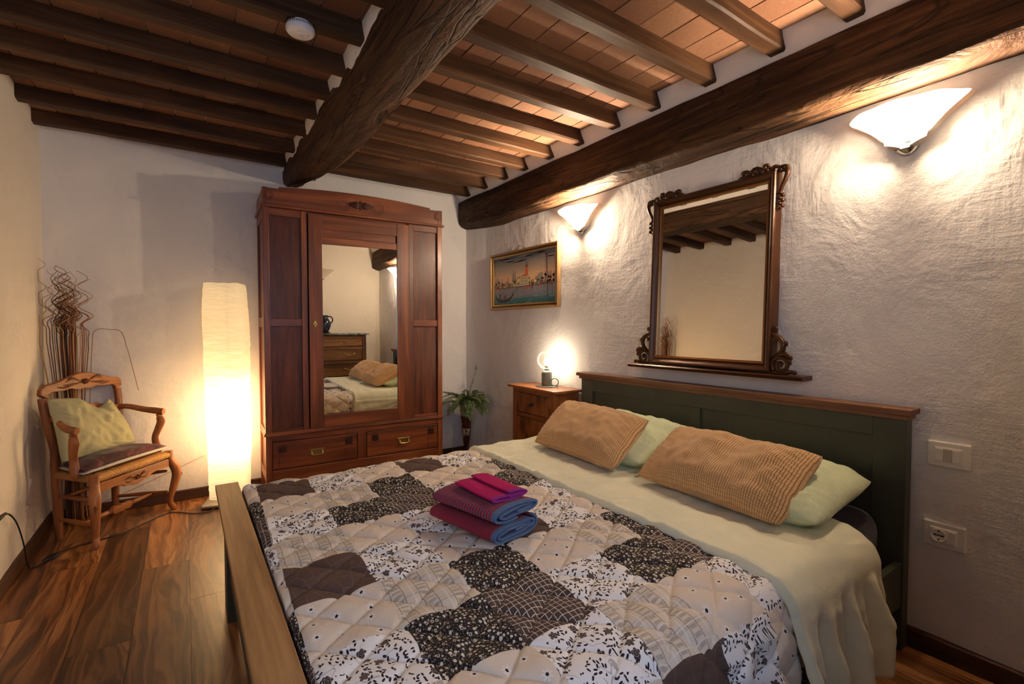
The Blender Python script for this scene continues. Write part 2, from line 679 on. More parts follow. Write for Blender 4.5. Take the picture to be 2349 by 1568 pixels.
secs = []
for i in range(N + 1):
    y = YN - .03 + (YB + .03 - YN + .03) * i / N
    zb = 2.133 + .045 * max(0, min(1, (y - 3.5) / .6)) + .008 * nz(y * 1.5, 12.0) + .012 * max(0, (.8 - y))
    xl = RX + .02 + .008 * nz(y * 1.2, 15) - .012 * max(0, min(1, (y - 3.3) / .7))
    ztop = 2.405 + .012 * nz(y * 1.6, 22)
    path = [(XR + .06, ztop + .01), (xl + .02, ztop + .01), (xl, ztop - .01), (xl - .003, zb + .1), (xl, zb + .018), (xl + .02, zb), (xl + .06, zb - .016), (xl + .10, zb - .026), (XR + .06, zb - .03)]
    raw = []
    for a in range(len(path) - 1):
        for k in range(3):
            tt = k / 3
            raw.append((path[a][0] + (path[a + 1][0] - path[a][0]) * tt, path[a][1] + (path[a + 1][1] - path[a][1]) * tt))
    raw.append(path[-1])
    sec = []
    for (x, z) in raw:
        amp = .006 if z < zb + .03 else .003
        sec.append((x + amp * nz(y * 4, x * 14, z * 14 + 40), y, z + amp * nz(y * 3 + 5, x * 20, z * 10) + amp * .5 * nz(y * 10, x * 30, 8)))
    secs.append(sec)
build(loft(secs), 'beam', M['beam_y'], cl, smooth=55)

# white plaster packed over the beams between the joist ends
for nm_x0, nm_x1, slope in ((BX0 - .012, BX0 + .06, .02), (2.135, XR + .05, .07), (BX1 - .03, BX1 + .02, 0)):
    lst = LJ if nm_x0 < BX0 else RJ
    mb = MB()

    def fi(u, v, a=nm_x0, s=slope):
        y = YN + (YB - YN) * u
        z = 2.385 + (ZC + .01 - 2.385) * v
        if s < .01:
            return (BX1 + .02 + .004 * nz(y * 4, z * 4, 3), y, z)
        return (a + s * (1 - v) ** 1.4 + .006 * nz(y * 5, z * 9, a) + .004 * nz(y * 14, z * 14, a), y, z)
    mb.grid(fi, 200, 6, flip=(nm_x0 > 1))
    if slope < .01:
        mb.f = [q[::-1] for q in mb.f]
    build(mb, 'plaster_infill', M['plaster'], cl, smooth=180, fixn=False)

# ------------------------------------------------------------------ furniture materials
MH = (lin(60, 26, 12), lin(112, 56, 27), lin(162, 92, 48))
M['mah_x'] = wood('mahogany_x', *MH, 'x', 1.0, .38, .6, .06, coat=.12, spec=.45, tint=.35)
M['mah_z'] = wood('mahogany_z', *MH, 'z', 1.0, .38, .6, .06, coat=.12, spec=.45, tint=.35)
DK = (lin(42, 18, 10), lin(82, 38, 20), lin(118, 62, 35))
M['mah_panel'] = wood('mahogany_panel', *DK, 'z', 1.6, .42, .9, .05, coat=.06, spec=.35, tint=.1)
M['mah_dark'] = wood('mahogany_carved', lin(38, 15, 9), lin(66, 29, 16), lin(90, 44, 26), 'x', 1.5, .45, .6, .2)
t = NT('mirror_glass')
M['mirror'] = t.pbr((.86, .85, .82, 1), .0, None, 1.0)
M['brass'] = plain('aged_brass', lin(176, 148, 92), .35, 1.0)
M['brass_bright'] = plain('bright_brass', lin(226, 192, 110), .25, 1.0)
M['dark_void'] = plain('dark_lining', lin(24, 14, 9), .8)

# ------------------------------------------------------------------ wardrobe (front plane y = 0, back y = .44)
W = thing('wardrobe', 'tall reddish mahogany wardrobe with a mirrored centre door and two bottom drawers', 'wardrobe', (1.1, 3.62, 0), R(-2.1))
HW, DP = .656, .43
for s in (-1, 1):
    x0, x1 = sorted((s * HW, s * (HW - .04)))
    build(MB().box(x0, x1, 0, .045, .0, 2.05), 'corner_post', M['mah_z'], W, bev=.003)
    build(MB().box(x0, x1, DP - .045, DP, .0, 2.05), 'corner_post', M['mah_z'], W, bev=.003)
    # side: frame and sunk panels
    xs0, xs1 = sorted((s * (HW - .002), s * (HW - .026)))
    for (za, zb) in ((.14, .20), (.44, .50), (1.22, 1.29), (1.97, 2.05)):
        build(MB().box(xs0, xs1, .045, DP - .045, za, zb), 'side_rail', M['mah_z'], W, bev=.002)
    xp0, xp1 = sorted((s * (HW - .012), s * (HW - .022)))
    for (za, zb) in ((.20, .44), (.50, 1.22), (1.29, 1.97)):
        build(MB().box(xp0, xp1, .045, DP - .045, za, zb), 'side_panel', M['mah_z'], W)
build(MB().box(-HW + .03, HW - .03, DP - .02, DP - .008, .14, 2.05), 'back_panel', M['dark_void'], W)
build(MB().box(-HW + .03, HW - .03, .03, DP - .02, 2.03, 2.045), 'top_panel', M['mah_x'], W)
build(MB().box(-HW + .03, HW - .03, .03, DP - .02, .47, .485), 'shelf', M['mah_x'], W)
build(MB().box(-HW + .03, HW - .03, .03, DP - .02, .15, .165), 'bottom_board', M['dark_void'], W)
# fixed bays left and right of the door
for s in (-1, 1):
    def X(a, b):
        return sorted((s * a, s * b))
    xa, xb = X(.374, .414)
    build(MB().box(xa, xb, .004, .04, .49, 2.035), 'door_jamb', M['mah_z'], W, bev=.003)
    xa, xb = X(.414, .616)
    for (za, zb) in ((.49, .512), (1.225, 1.278), (1.985, 2.035)):
        build(MB().box(xa, xb, .008, .035, za, zb), 'bay_rail', M['mah_x'], W, bev=.002)
    for (za, zb) in ((.512, 1.225), (1.278, 1.985)):
        pn = build(MB().box(xa, xb, .021, .032, za, zb), 'bay_panel', M['mah_panel'], W)
# door
dr = build(MB().box(-.368, -.276, -.006, .02, .492, 2.022), 'door', M['mah_z'], W, bev=.002)
dr['label'] = 'mirrored door with broad mahogany frame'
build(MB().box(.276, .372, -.006, .02, .492, 2.022), 'stile', M['mah_z'], dr, bev=.002)
build(MB().box(-.276, .276, -.004, .018, .492, .586), 'rail', M['mah_x'], dr, bev=.002)
build(MB().box(-.276, .276, -.004, .018, 1.925, 2.022), 'rail', M['mah_x'], dr, bev=.002)
build(MB().box(-.276, .268, .001, .018, 1.868, 1.925), 'rail', M['mah_x'], dr, bev=.002)
build(MB().box(-.276, .276, -.002, .018, 1.820, 1.868), 'rail', M['mah_x'], dr, bev=.002)
build(MB().box(-.276, .276, .003, .012, .586, 1.820), 'mirror_pane', M['mirror'], dr)
kp = MB()
kp.prism([(-.329 + .012 * math.cos(a) * (1 + .25 * math.cos(4 * a)), 1.243 + .021 * math.sin(a) * (1 + .15 * math.cos(4 * a))) for a in [2 * PI * k / 24 for k in range(24)]], -.0085, -.006)
build(kp, 'keyhole_plate', M['brass_bright'], dr, bev=.001)
kk = MB().tube([(-.329, -.008, 1.243), (-.329, -.030, 1.243)], .0028)
kk.tube([(-.329 + .009 * math.cos(a), -.036, 1.243 + .009 * math.sin(a) - .002) for a in [2 * PI * k / 16 for k in range(17)]], .0022, 6)
build(kk, 'key', M['brass'], dr, smooth=60)
# ledge and crown board
build(MB().box(-HW - .014, HW + .014, -.020, DP, 2.036, 2.052), 'ledge', M['mah_x'], W, bev=.004)
pr = [(-HW, 2.052), (HW, 2.052), (HW, 2.166), (.552, 2.166), (.552, 2.178)]
for k in range(1, 20):
    x = .552 - 1.104 * k / 20
    pr.append((x, 2.178 + .028 * (1 - (x / .552) ** 2)))
pr += [(-.552, 2.178), (-.552, 2.166), (-HW, 2.166)]
cr = build(MB().prism(pr, -.004, .028), 'crown_board', M['mah_x'], W, bev=.002)
for s in (-1, 1):
    x0, x1 = sorted((s * HW, s * (HW - .035)))
    build(MB().box(x0, x1, -.007, .03, 2.052, 2.168), 'crown_end_block', M['mah_z'], W, bev=.002)
    xs0, xs1 = sorted((s * HW, s * (HW - .022)))
    build(MB().box(xs0, xs1, .028, DP, 2.052, 2.158), 'crown_side', M['mah_z'], W)
cv = MB()
for s in (-1, 1):
    for a in (-22, -8, 8, 22):
        p = [(s * .006, -.006, 2.124), (s * .035 * math.cos(R(a)), -.011, 2.124 + .035 * math.sin(R(a)) * 1.3), (s * .085, -.006, 2.124 + .006 * a / 22)]
        cv.tube(spline(p, 5), lerpl([.004, .009, .002], 5), 6)
    cv.box(s * .004 - .003, s * .004 + .003, -.012, -.004, 2.092, 2.156)
    cv.ball((s * .095, -.006, 2.124), .004)
build(cv, 'carved_ornament', M['mah_dark'], cr, smooth=60)
for cx, rr in ((-.125, .045), (.125, .045), (.62, .032), (-.62, .032)):
    cc = MB()
    for q in (rr, rr * .62):
        cc.tube([(cx + q * math.cos(a), -.0075 if abs(cx) > .5 else -.0045, 2.118 + q * math.sin(a)) for a in [2 * PI * k / 28 for k in range(29)]], .0011, 5, False)
    build(cc, 'incised_circle', M['mah_dark'], cr)
# waist moulding, drawers, plinth
build(MB().box(-HW - .012, HW + .012, -.016, .05, .470, .482).box(-HW - .007, HW + .007, -.009, .05, .482, .491), 'waist_moulding', M['mah_x'], W, bev=.003)
build(MB().box(-.616, .616, .002, .04, .425, .470), 'drawer_rail', M['mah_x'], W, bev=.002)
build(MB().box(-.036, .030, .002, .04, .205, .425), 'divider', M['mah_z'], W, bev=.002)
build(MB().box(-.616, .616, .000, .03, .142, .226), 'plinth_rail', M['mah_x'], W, bev=.003)
for (xa, xb) in ((-.613, -.040), (.034, .613)):
    d = build(MB().box(xa, xb, .005, .03, .230, .421), 'drawer', M['mah_x'], W, bev=.003)
    cx = (xa + xb) / 2
    h = MB().box(cx - .052, cx + .052, .001, .006, .298, .345)
    hp = build(h, 'handle_plate', M['brass'], d, bev=.002)
    hb = MB().tube(spline([(cx - .036, .000, .335), (cx - .036, -.014, .318), (cx - .030, -.016, .306), (cx + .030, -.016, .306), (cx + .036, -.014, .318), (cx + .036, .000, .335)], 5), .0042, 8)
    build(hb, 'handle', M['brass_bright'], d, smooth=60)
    for rx in (xa + .062, xb - .062):
        rs = MB()
        z0 = .372
        rs.box(rx - .026, rx + .026, .0032, .006, z0 - .026, z0 + .026)
        for k in range(8):
            a = 2 * PI * k / 8 + PI / 8
            rs.tube([(rx + .005 * math.cos(a), .003, z0 + .005 * math.sin(a)), (rx + .014 * math.cos(a), .0005, z0 + .014 * math.sin(a)), (rx + .023 * math.cos(a), .003, z0 + .023 * math.sin(a))], [.0015, .0042, .001], 5)
        rs.ball((rx, .002, z0), .004)
        build(rs, 'carved_rosette', M['mah_dark'], d, smooth=60)
        ln = MB().box(rx - .024, rx + .016, .0035, .006, .318, .3205).box(rx - .024, rx - .0215, .0035, .006, .25, .3205)
        build(ln, 'incised_line', M['mah_dark'], d)

# ------------------------------------------------------------------ bed frame (authored in world coordinates)
BED = thing('bed_frame', 'double bed frame with dark green headboard and wood-capped footboard', 'bed', (1.2, 1.52, 0), world=True)
M['green_paint'] = plain('dark_green_paint', lin(72, 75, 62), .45, 0, .35, .06, 200)
CAPW = (lin(88, 56, 38), lin(122, 84, 60), lin(150, 110, 82))
M['cap_y'] = wood('walnut_cap', *CAPW, 'y', 1.6, .5, .9, .1, spec=.35, tint=0)
OAK = (lin(116, 82, 48), lin(160, 120, 76), lin(190, 152, 104))
M['oak_y'] = wood('oak_cap', *OAK, 'y', 1.4, .5, .8, .1, spec=.35, tint=0)
HY0, HY1 = .635, 2.40
HXF, HXB = 2.205, 2.262
hb_ = build(MB().box(HXF + .014, HXB, HY0 + .05, HY1 - .05, .28, .87), 'headboard_panel', M['green_paint'], BED)
for (ya, yb) in ((HY0, HY0 + .105), (HY1 - .105, HY1)):
    build(MB().box(HXF, HXB, ya, yb, 0, .878), 'headboard_post', M['green_paint'], BED, bev=.002)
build(MB().box(HXF, HXB - .01, HY0 + .105, HY1 - .105, .800, .878), 'headboard_rail', M['green_paint'], BED, bev=.002)
build(MB().box(HXF, HXB - .01, HY0 + .105, HY1 - .105, .26, .36), 'headboard_rail', M['green_paint'], BED, bev=.002)
build(MB().box(HXF + .002, HXB - .01, 1.50, 1.565, .36, .800), 'headboard_muntin', M['green_paint'], BED, bev=.002)
build(MB().box(HXF - .014, HXB + .008, HY0 - .008, HY1 + .010, .876, .896), 'headboard_cap_moulding', M['cap_y'], BED, bev=.002)
build(MB().box(HXF - .030, HXB + .010, HY0 - .020, HY1 + .022, .896, .917), 'headboard_cap', M['cap_y'], BED, bev=.002)
# footboard
FX0, FX1, FZ = .097, .183, .537
build(MB().box(FX0, FX1, HY0 - .020, HY1 + .022, FZ - .022, FZ), 'footboard_cap', M['oak_y'], BED, bev=.002)
build(MB().box(FX0 + .016, FX1 - .014, HY0 - .008, HY1 + .010, FZ - .042, FZ - .022), 'footboard_cap_moulding', M['oak_y'], BED, bev=.002)
for (ya, yb) in ((HY0, HY0 + .12), (HY1 - .14, HY1)):
    build(MB().box(FX0 + .028, FX1 - .016, ya, yb, 0, FZ - .042), 'footboard_post', M['green_paint'], BED, bev=.002)
build(MB().box(FX0 + .040, FX1 - .020, HY0 + .12, HY1 - .14, .17, FZ - .042), 'footboard_panel', M['green_paint'], BED, bev=.002)
for (ya, yb) in ((HY0 + .005, HY0 + .030), (HY1 - .030, HY1 - .005)):
    build(MB().box(FX1 - .02, HXF + .01, ya, yb, .17, .335), 'side_rail', M['green_paint'], BED, bev=.002)
for k in range(14):
    x = .26 + k * .138
    build(MB().box(x, x + .07, HY0 + .03, HY1 - .03, .262, .28), 'slat', M['oak_y'], BED)

# ------------------------------------------------------------------ nightstand
HNY = (lin(92, 48, 22), lin(152, 90, 46), lin(196, 128, 72))
M['pine_y'] = wood('honey_pine_y', *HNY, 'y', 1.0, .4, .6, .1, coat=.15, tint=.2)
M['pine_z'] = wood('honey_pine_z', *HNY, 'z', 1.0, .4, .6, .1, coat=.15, tint=.2)
M['pine_x'] = wood('honey_pine_x', *HNY, 'x', 1.0, .4, .6, .1, coat=.15, tint=.2)


def knotty():
    t = NT('knotty_burl')
    o = t.obj(3)
    p = t.map(o, (3, 5, 2.2))
    n = t.noise(p, 1.6, 6, .6, 2.2)
    v = t.n('TexVoronoi', dict(feature='F1'), Vector=t.vmath('ADD', t.map(o, (9, 9, 5)), t.n('CombineXYZ', X=n, Y=n, Z=n).outputs[0]), Scale=1.3).outputs[0]
    col = t.ramp(t.math('ADD', t.math('MULTIPLY', n, .7), t.math('MULTIPLY', v, .35)), [(.25, lin(48, 24, 12)), (.42, lin(104, 58, 29)), (.6, lin(158, 96, 50)), (.8, lin(180, 116, 66))])
    return t.pbr(col, .38, t.bump(n, .1, .003), 0, .4, coat=.2)


M['burl'] = knotty()
NS = thing('nightstand', 'honey-coloured pine nightstand with drawer beside the headboard', 'nightstand', (2.15, 2.75, 0), world=True)
nx0, nx1, ny0, ny1 = 2.045, 2.262, 2.49, 2.985
build(MB().box(2.018, 2.272, 2.455, 3.02, .772, .790), 'top', M['pine_y'], NS, bev=.004)
for (xa, xb) in ((nx0, nx0 + .038), (nx1 - .038, nx1)):
    for (ya, yb) in ((ny0, ny0 + .042), (ny1 - .042, ny1)):
        build(MB().box(xa, xb, ya, yb, 0, .772), 'corner_post', M['pine_z'], NS, bev=.003)
build(MB().box(nx0 + .003, nx0 + .02, ny0 + .042, ny1 - .042, .742, .772), 'top_rail', M['pine_y'], NS)
build(MB().box(nx0 + .003, nx0 + .02, ny0 + .042, ny1 - .042, .560, .592), 'middle_rail', M['pine_y'], NS)
dw = build(MB().box(nx0 + .004, nx0 + .026, ny0 + .046, ny1 - .046, .596, .738), 'drawer', M['burl'], NS, bev=.002)
M['knob_iron'] = plain('dark_knob', lin(70, 44, 28), .45, .2)
build(MB().lathe([(.004, 0), (.006, -.012), (.014, -.02), (.016, -.026), (.012, -.032), (.003, -.034)], 16, (nx0 + .004, 2.738, .667), 'x'), 'knob', M['knob_iron'], dw, smooth=50)
nd_ = build(MB().box(nx0 + .004, nx0 + .026, ny0 + .046, ny1 - .046, .12, .556), 'door', M['burl'], NS, bev=.002)
build(MB().lathe([(.004, 0), (.006, -.012), (.013, -.02), (.014, -.026), (.003, -.032)], 16, (nx0 + .004, ny0 + .09, .34), 'x'), 'knob', M['knob_iron'], nd_, smooth=50)
for yy in (ny0, ny1):
    s = 1 if yy == ny0 else -1
    ya, yb = sorted((yy + s * .006, yy + s * .024))
    build(MB().box(nx0 + .038, nx1 - .038, ya, yb, .70, .772), 'side_rail', M['pine_x'], NS)
    ya, yb = sorted((yy + s * .014, yy + s * .022))
    build(MB().box(nx0 + .038, nx1 - .038, ya, yb, .10, .70), 'side_panel', M['burl'], NS)
build(MB().box(nx0 + .003, nx0 + .02, ny0 + .042, ny1 - .042, .05, .118), 'bottom_rail', M['pine_y'], NS)

# ------------------------------------------------------------------ dresser against the near wall (seen in the wardrobe mirror)
OKD = (lin(66, 40, 20), lin(110, 72, 38), lin(150, 104, 58))
M['oakd_x'] = wood('old_oak_x', *OKD, 'x', 1.1, .42, .7, .12, tint=.2)
M['oakd_z'] = wood('old_oak_z', *OKD, 'z', 1.1, .42, .7, .12, tint=.2)
DRS = thing('chest_of_drawers', 'oak chest of drawers with grey marble top, seen in the wardrobe mirror', 'dresser', (1.42, -.15, 0), world=True)
dx0, dx1, dy0, dy1 = .87, 1.965, -.385, .075


def marble():
    t = NT('grey_marble')
    o = t.obj()
    n = t.noise(o, 7, 6, .6, 2.5)
    return t.pbr(t.ramp(n, [(.3, lin(44, 48, 50)), (.5, lin(86, 92, 92)), (.56, lin(150, 154, 150)), (.66, lin(70, 76, 78))]), .22)


build(MB().box(dx0 - .035, dx1 + .035, dy0, dy1 + .03, 1.108, 1.130), 'marble_top', marble(), DRS, bev=.004)
build(MB().box(dx0 + .02, dx1 - .02, dy0 + .01, dy1 - .03, .10, 1.108), 'carcass', M['oakd_z'], DRS)
for (xa, xb) in ((dx0, dx0 + .055), (dx1 - .055, dx1)):
    build(MB().box(xa, xb, dy1 - .05, dy1, 0, 1.108), 'corner_post', M['oakd_z'], DRS, bev=.004)
    build(MB().box(xa, xb, dy0, dy0 + .05, 0, 1.108), 'corner_post', M['oakd_z'], DRS, bev=.004)
zt = 1.085
for k, hh in enumerate((.155, .205, .225, .225)):
    zb = zt - hh
    d = build(MB().box(dx0 + .06, dx1 - .06, dy1 - .03, dy1 - .006, zb + .012, zt - .03), 'drawer', M['oakd_x'], DRS, bev=.003)
    for hx in (dx0 + .22, dx1 - .24):
        hm = MB().tube(spline([(hx - .07, dy1 - .006, zb + hh * .52), (hx - .06, dy1 + .018, zb + hh * .5), (hx, dy1 + .022, zb + hh * .44), (hx + .06, dy1 + .018, zb + hh * .5), (hx + .07, dy1 - .006, zb + hh * .52)], 5), .005, 8)
        hm.ball((hx - .07, dy1 - .004, zb + hh * .52), (.012, .005, .012)).ball((hx + .07, dy1 - .004, zb + hh * .52), (.012, .005, .012))
        build(hm, 'handle', M['brass'], d, smooth=60)
    build(MB().box(dx0 + .055, dx1 - .055, dy1 - .025, dy1 + .002, zt - .03, zt - .018).box(dx0 + .055, dx1 - .055, dy1 - .025, dy1 - .002, zt - .018, zt), 'drawer_rail', M['oakd_x'], DRS, bev=.002)
    zt = zb
build(MB().box(dx0 + .055, dx1 - .055, dy1 - .03, dy1 - .004, .09, zt), 'plinth_rail', M['oakd_x'], DRS)

M['jug_glaze'] = plain('dark_blue_glaze', lin(26, 36, 58), .12, 0, .6, coat=.4)
JG = thing('jug', 'dark blue glazed jug standing on the marble dresser top', 'jug', (1.40, -.06, 1.141), R(15))
build(MB().lathe([(.045, 0), (.052, .004), (.075, .05), (.095, .105), (.092, .15), (.066, .195), (.050, .215), (.054, .235), (.058, .25), (.052, .25), (.046, .22), (.06, .19), (.085, .15), (.085, .105), (.06, .02), (.0, .012)], 32, cap=False), 'body', M['jug_glaze'], JG, smooth=60)
build(MB().tube(spline([(.052, 0, .228), (.085, 0, .232), (.112, 0, .205), (.112, 0, .165), (.092, 0, .135)], 6), .009, 10), 'handle', M['jug_glaze'], JG, smooth=60)
M['terracotta_dish'] = plain('glazed_terracotta', lin(110, 62, 38), .4)
ds = tag(build(MB().lathe([(.04, 1.130), (.06, 1.132), (.085, 1.146), (.088, 1.152), (.08, 1.151), (.05, 1.140), (.0, 1.139)], 28, (1.40, -.06, 0), cap=False), 'saucer', M['terracotta_dish'], smooth=60), 'brown earthenware saucer under the blue jug', 'saucer')

# ------------------------------------------------------------------ bedding materials


def fabric(name, c, rough=.85, wr=.25, sheen=.15, fine=.1):
    t = NT(name)
    o = t.obj()
    w = t.noise(o, 11, 5, .6, 1.2)
    weave = t.noise(o, 420, 2)
    nrm = t.bump(t.math('ADD', w, t.math('MULTIPLY', weave, fine)), wr, .012)
    col = t.mix(t.noise(o, 5, 3), c, tuple(x * .9 for x in c[:3]) + (1,))
    return t.pbr(col, rough, nrm, 0, .2, sheen=sheen)


def quilt_base(t):
    o = t.obj()
    w = t.noise(t.map(o, (9, 5, 5)), 1.6, 4, .6, 1.0)
    return t.bump(w, .35, .010)


def band(t, x, c0, w):
    """1 where |fract(x) - c0| < w"""
    f = t.math('FRACT', x)
    return t.math('LESS_THAN', t.math('ABSOLUTE', t.math('SUBTRACT', f, c0)), w)


def cell(t, uv, scale, rnd):
    """Voronoi cell: local vector to the cell point (in cell units), distance, random colour"""
    p = t.vmath('MULTIPLY', uv, (scale, scale, 0))
    v = t.n('TexVoronoi', dict(feature='F1', voronoi_dimensions='2D'), Vector=p, Scale=1.0, Randomness=rnd)
    d = t.vmath('SUBTRACT', p, v.outputs['Position'])
    s = t.n('SeparateXYZ', Vector=d)
    return s.outputs[0], s.outputs[1], v.outputs['Distance'], v.outputs['Color']


def flower(t, x, y, d, petals, r0, amp, rot=0.0):
    a = t.math('ARCTAN2', y, x)
    rad = t.math('ADD', r0, t.math('MULTIPLY', t.math('COSINE', t.math('MULTIPLY', t.math('ADD', a, rot), petals)), amp))
    return t.math('LESS_THAN', d, rad)


WHT, BEI, DRK = lin(240, 236, 232), lin(222, 208, 190), lin(54, 44, 44)


def q_daisy():
    t = NT('quilt_daisy_print')
    uv = t.uv()
    x, y, d, c = cell(t, uv, 17.0, .45)
    col = t.mix(flower(t, x, y, d, 7.0, .15, .06), BEI, lin(232, 226, 220))
    col = t.mix(t.math('LESS_THAN', d, .062), col, DRK)
    return t.pbr(col, .9, quilt_base(t), 0, .15)


def leafy(t, uv, scale, rnd, ln, wd, dens, dscale):
    x, y, d, c = cell(t, uv, scale, rnd)
    a = t.math('MULTIPLY', t.n('SeparateColor', Color=c).outputs[0], 6.283)
    ca, sa = t.math('COSINE', a), t.math('SINE', a)
    u = t.math('ADD', t.math('MULTIPLY', x, ca), t.math('MULTIPLY', y, sa))
    v = t.math('SUBTRACT', t.math('MULTIPLY', y, ca), t.math('MULTIPLY', x, sa))
    e = t.math('ADD', t.math('POWER', t.math('DIVIDE', u, ln), 2.0), t.math('POWER', t.math('DIVIDE', v, wd), 2.0))
    m = t.math('LESS_THAN', e, 1.0)
    g = t.math('GREATER_THAN', t.noise(uv, dscale, 2), dens)
    return t.math('MULTIPLY', m, g)


def q_floral():
    t = NT('quilt_floral_print')
    uv = t.uv()
    x, y, d, c = cell(t, uv, 19.0, .95)
    pick = t.math('GREATER_THAN', t.n('SeparateColor', Color=c).outputs[1], .28)
    wob = t.math('ADD', d, t.math('MULTIPLY', t.math('SUBTRACT', t.noise(uv, 90, 3), .5), .10))
    fl_ = t.math('MULTIPLY', flower(t, x, y, wob, 5.0, .175, .035), pick)
    ring = t.math('MULTIPLY', band(t, t.math('MULTIPLY', wob, 13.0), .5, .17), t.math('GREATER_THAN', wob, .03))
    col = t.mix(leafy(t, uv, 84.0, 1.0, .42, .19, .46, 20.0), WHT, DRK)
    # thin stems
    st = t.math('LESS_THAN', t.math('ABSOLUTE', t.math('SUBTRACT', t.noise(t.map(uv, (1, 1, 1), (0, 0, .6)), 22, 1), .5)), .010)
    st = t.math('MULTIPLY', st, t.math('GREATER_THAN', t.noise(uv, 18, 1), .52))
    col = t.mix(t.math('MULTIPLY', st, .5), col, lin(110, 98, 92))
    col = t.mix(fl_, col, lin(60, 48, 46))
    col = t.mix(t.math('MULTIPLY', fl_, ring), col, lin(150, 136, 128))
    return t.pbr(col, .9, quilt_base(t), 0, .15)


def q_plaid():
    t = NT('quilt_plaid_print')
    uv = t.uv()
    wob = t.math('MULTIPLY', t.math('SUBTRACT', t.noise(uv, 9, 1), .5), .002)
    s = t.n('SeparateXYZ', Vector=uv)
    u, v = t.math('ADD', s.outputs[0], wob), t.math('ADD', s.outputs[1], wob)
    col = t.mix(0.0, lin(216, 204, 186), WHT)
    U, V = t.math('MULTIPLY', u, 15.0), t.math('MULTIPLY', v, 15.0)
    V5 = t.math('MULTIPLY', v, 62.0)
    bars = t.math('MULTIPLY', band(t, U, .5, .16), band(t, V5, .5, .26))
    col = t.mix(t.math('MULTIPLY', band(t, V, .3, .10), .5), col, lin(178, 166, 150))
    col = t.mix(t.math('MULTIPLY', bars, .6), col, lin(148, 140, 130))
    for c0 in (.28, .72):
        col = t.mix(t.math('MULTIPLY', band(t, U, c0, .022), .7), col, lin(126, 116, 110))
        col = t.mix(t.math('MULTIPLY', band(t, V, c0 + .05, .022), .8), col, lin(226, 220, 212))
    col = t.mix(t.math('MULTIPLY', band(t, U, .05, .035), .8), col, lin(226, 220, 212))
    return t.pbr(col, .9, quilt_base(t), 0, .15)


def q_brown():
    t = NT('quilt_brown_cloth')
    uv = t.uv()
    v = t.n('TexVoronoi', dict(feature='DISTANCE_TO_EDGE', voronoi_dimensions='2D'), Vector=uv, Scale=22.0).outputs[0]
    col = t.mix(t.math('LESS_THAN', v, .02), lin(92, 74, 66), lin(112, 94, 84))
    return t.pbr(col, .9, quilt_base(t), 0, .15)


def q_dots():
    t = NT('quilt_dotted_print')
    uv = t.uv()
    x, y, d, c = cell(t, uv, 85.0, .85)
    s = t.n('SeparateColor', Color=c)
    rad = t.math('ADD', .10, t.math('MULTIPLY', s.outputs[0], .26))
    dot = t.math('LESS_THAN', d, rad)
    hole = t.math('MULTIPLY', t.math('LESS_THAN', d, t.math('MULTIPLY', rad, .55)), t.math('GREATER_THAN', s.outputs[1], .72))
    x2, y2, d2, c2 = cell(t, uv, 190.0, 1.0)
    col = t.mix(t.math('LESS_THAN', d2, .26), lin(40, 34, 34), lin(108, 98, 88))
    col = t.mix(dot, col, lin(208, 200, 184))
    col = t.mix(hole, col, lin(48, 42, 40))
    return t.pbr(col, .9, quilt_base(t), 0, .15)


def q_grid():
    t = NT('quilt_grid_print')
    uv = t.uv()
    wob = t.math('MULTIPLY', t.math('SUBTRACT', t.noise(uv, 26, 2), .5), .006)
    s = t.n('SeparateXYZ', Vector=uv)
    u = t.math('ADD', s.outputs[0], wob)
    v = t.math('SUBTRACT', s.outputs[1], wob)
    g = t.math('MAXIMUM', band(t, t.math('MULTIPLY', u, 64.0), .5, .055), band(t, t.math('MULTIPLY', v, 64.0), .5, .055))
    brk = t.math('GREATER_THAN', t.noise(uv, 130, 2), .38)
    col = t.mix(t.math('MULTIPLY', g, brk), lin(80, 66, 60), lin(206, 198, 188))
    return t.pbr(col, .9, quilt_base(t), 0, .15)


QM = {'D': q_daisy(), 'F': q_floral(), 'P': q_plaid(), 'B': q_brown(), 'K': q_dots(), 'G': q_grid()}
M['green_sheet'] = fabric('sage_green_cotton', lin(234, 234, 206), .85, .22)
M['green_pillow'] = fabric('pale_green_cotton', lin(220, 230, 188), .85, .35)
M['dark_sheet'] = fabric('charcoal_fitted_sheet', lin(60, 54, 62), .9, .25)

# ------------------------------------------------------------------ mattress
mt = build(MB().box(.205, 2.195, .695, 2.325, .285, .525), 'mattress', M['dark_sheet'], bev=.075, seg=6)
mt.data.polygons.foreach_set('use_smooth', [True] * 6)
tag(mt, 'thick mattress in a charcoal fitted sheet, showing at the bed corner', 'mattress')

# ------------------------------------------------------------------ quilt: patchwork laid over the mattress
ZT = .535
YN0, YF0 = .690, 2.285        # where the top begins to roll over the near and far edges
RN, RF = .085, .06


def across(t, lift=0.0, flare=.10):
    """flat distance across the bed -> (y, z, how far down the side)"""
    if t < YN0:
        d = YN0 - t
        r = RN + lift
        a = d / r
        am = R(82)
        if a < am:
            return YN0 - r * math.sin(a), ZT + lift - r * (1 - math.cos(a)), 0
        e = d - am * r
        return YN0 - r * math.sin(am) - e * flare, ZT + lift - r * (1 - math.cos(am)) - e * .99, e
    if t > YF0:
        d = t - YF0
        r = RF + lift
        a = d / r
        am = R(86)
        if a < am:
            return YF0 + r * math.sin(a), ZT + lift - r * (1 - math.cos(a)), 0
        e = d - am * r
        return YF0 + r * math.sin(am) + e * .03, ZT + lift - r * (1 - math.cos(am)) - e, e
    return t, ZT + lift, 0


LQ = .100


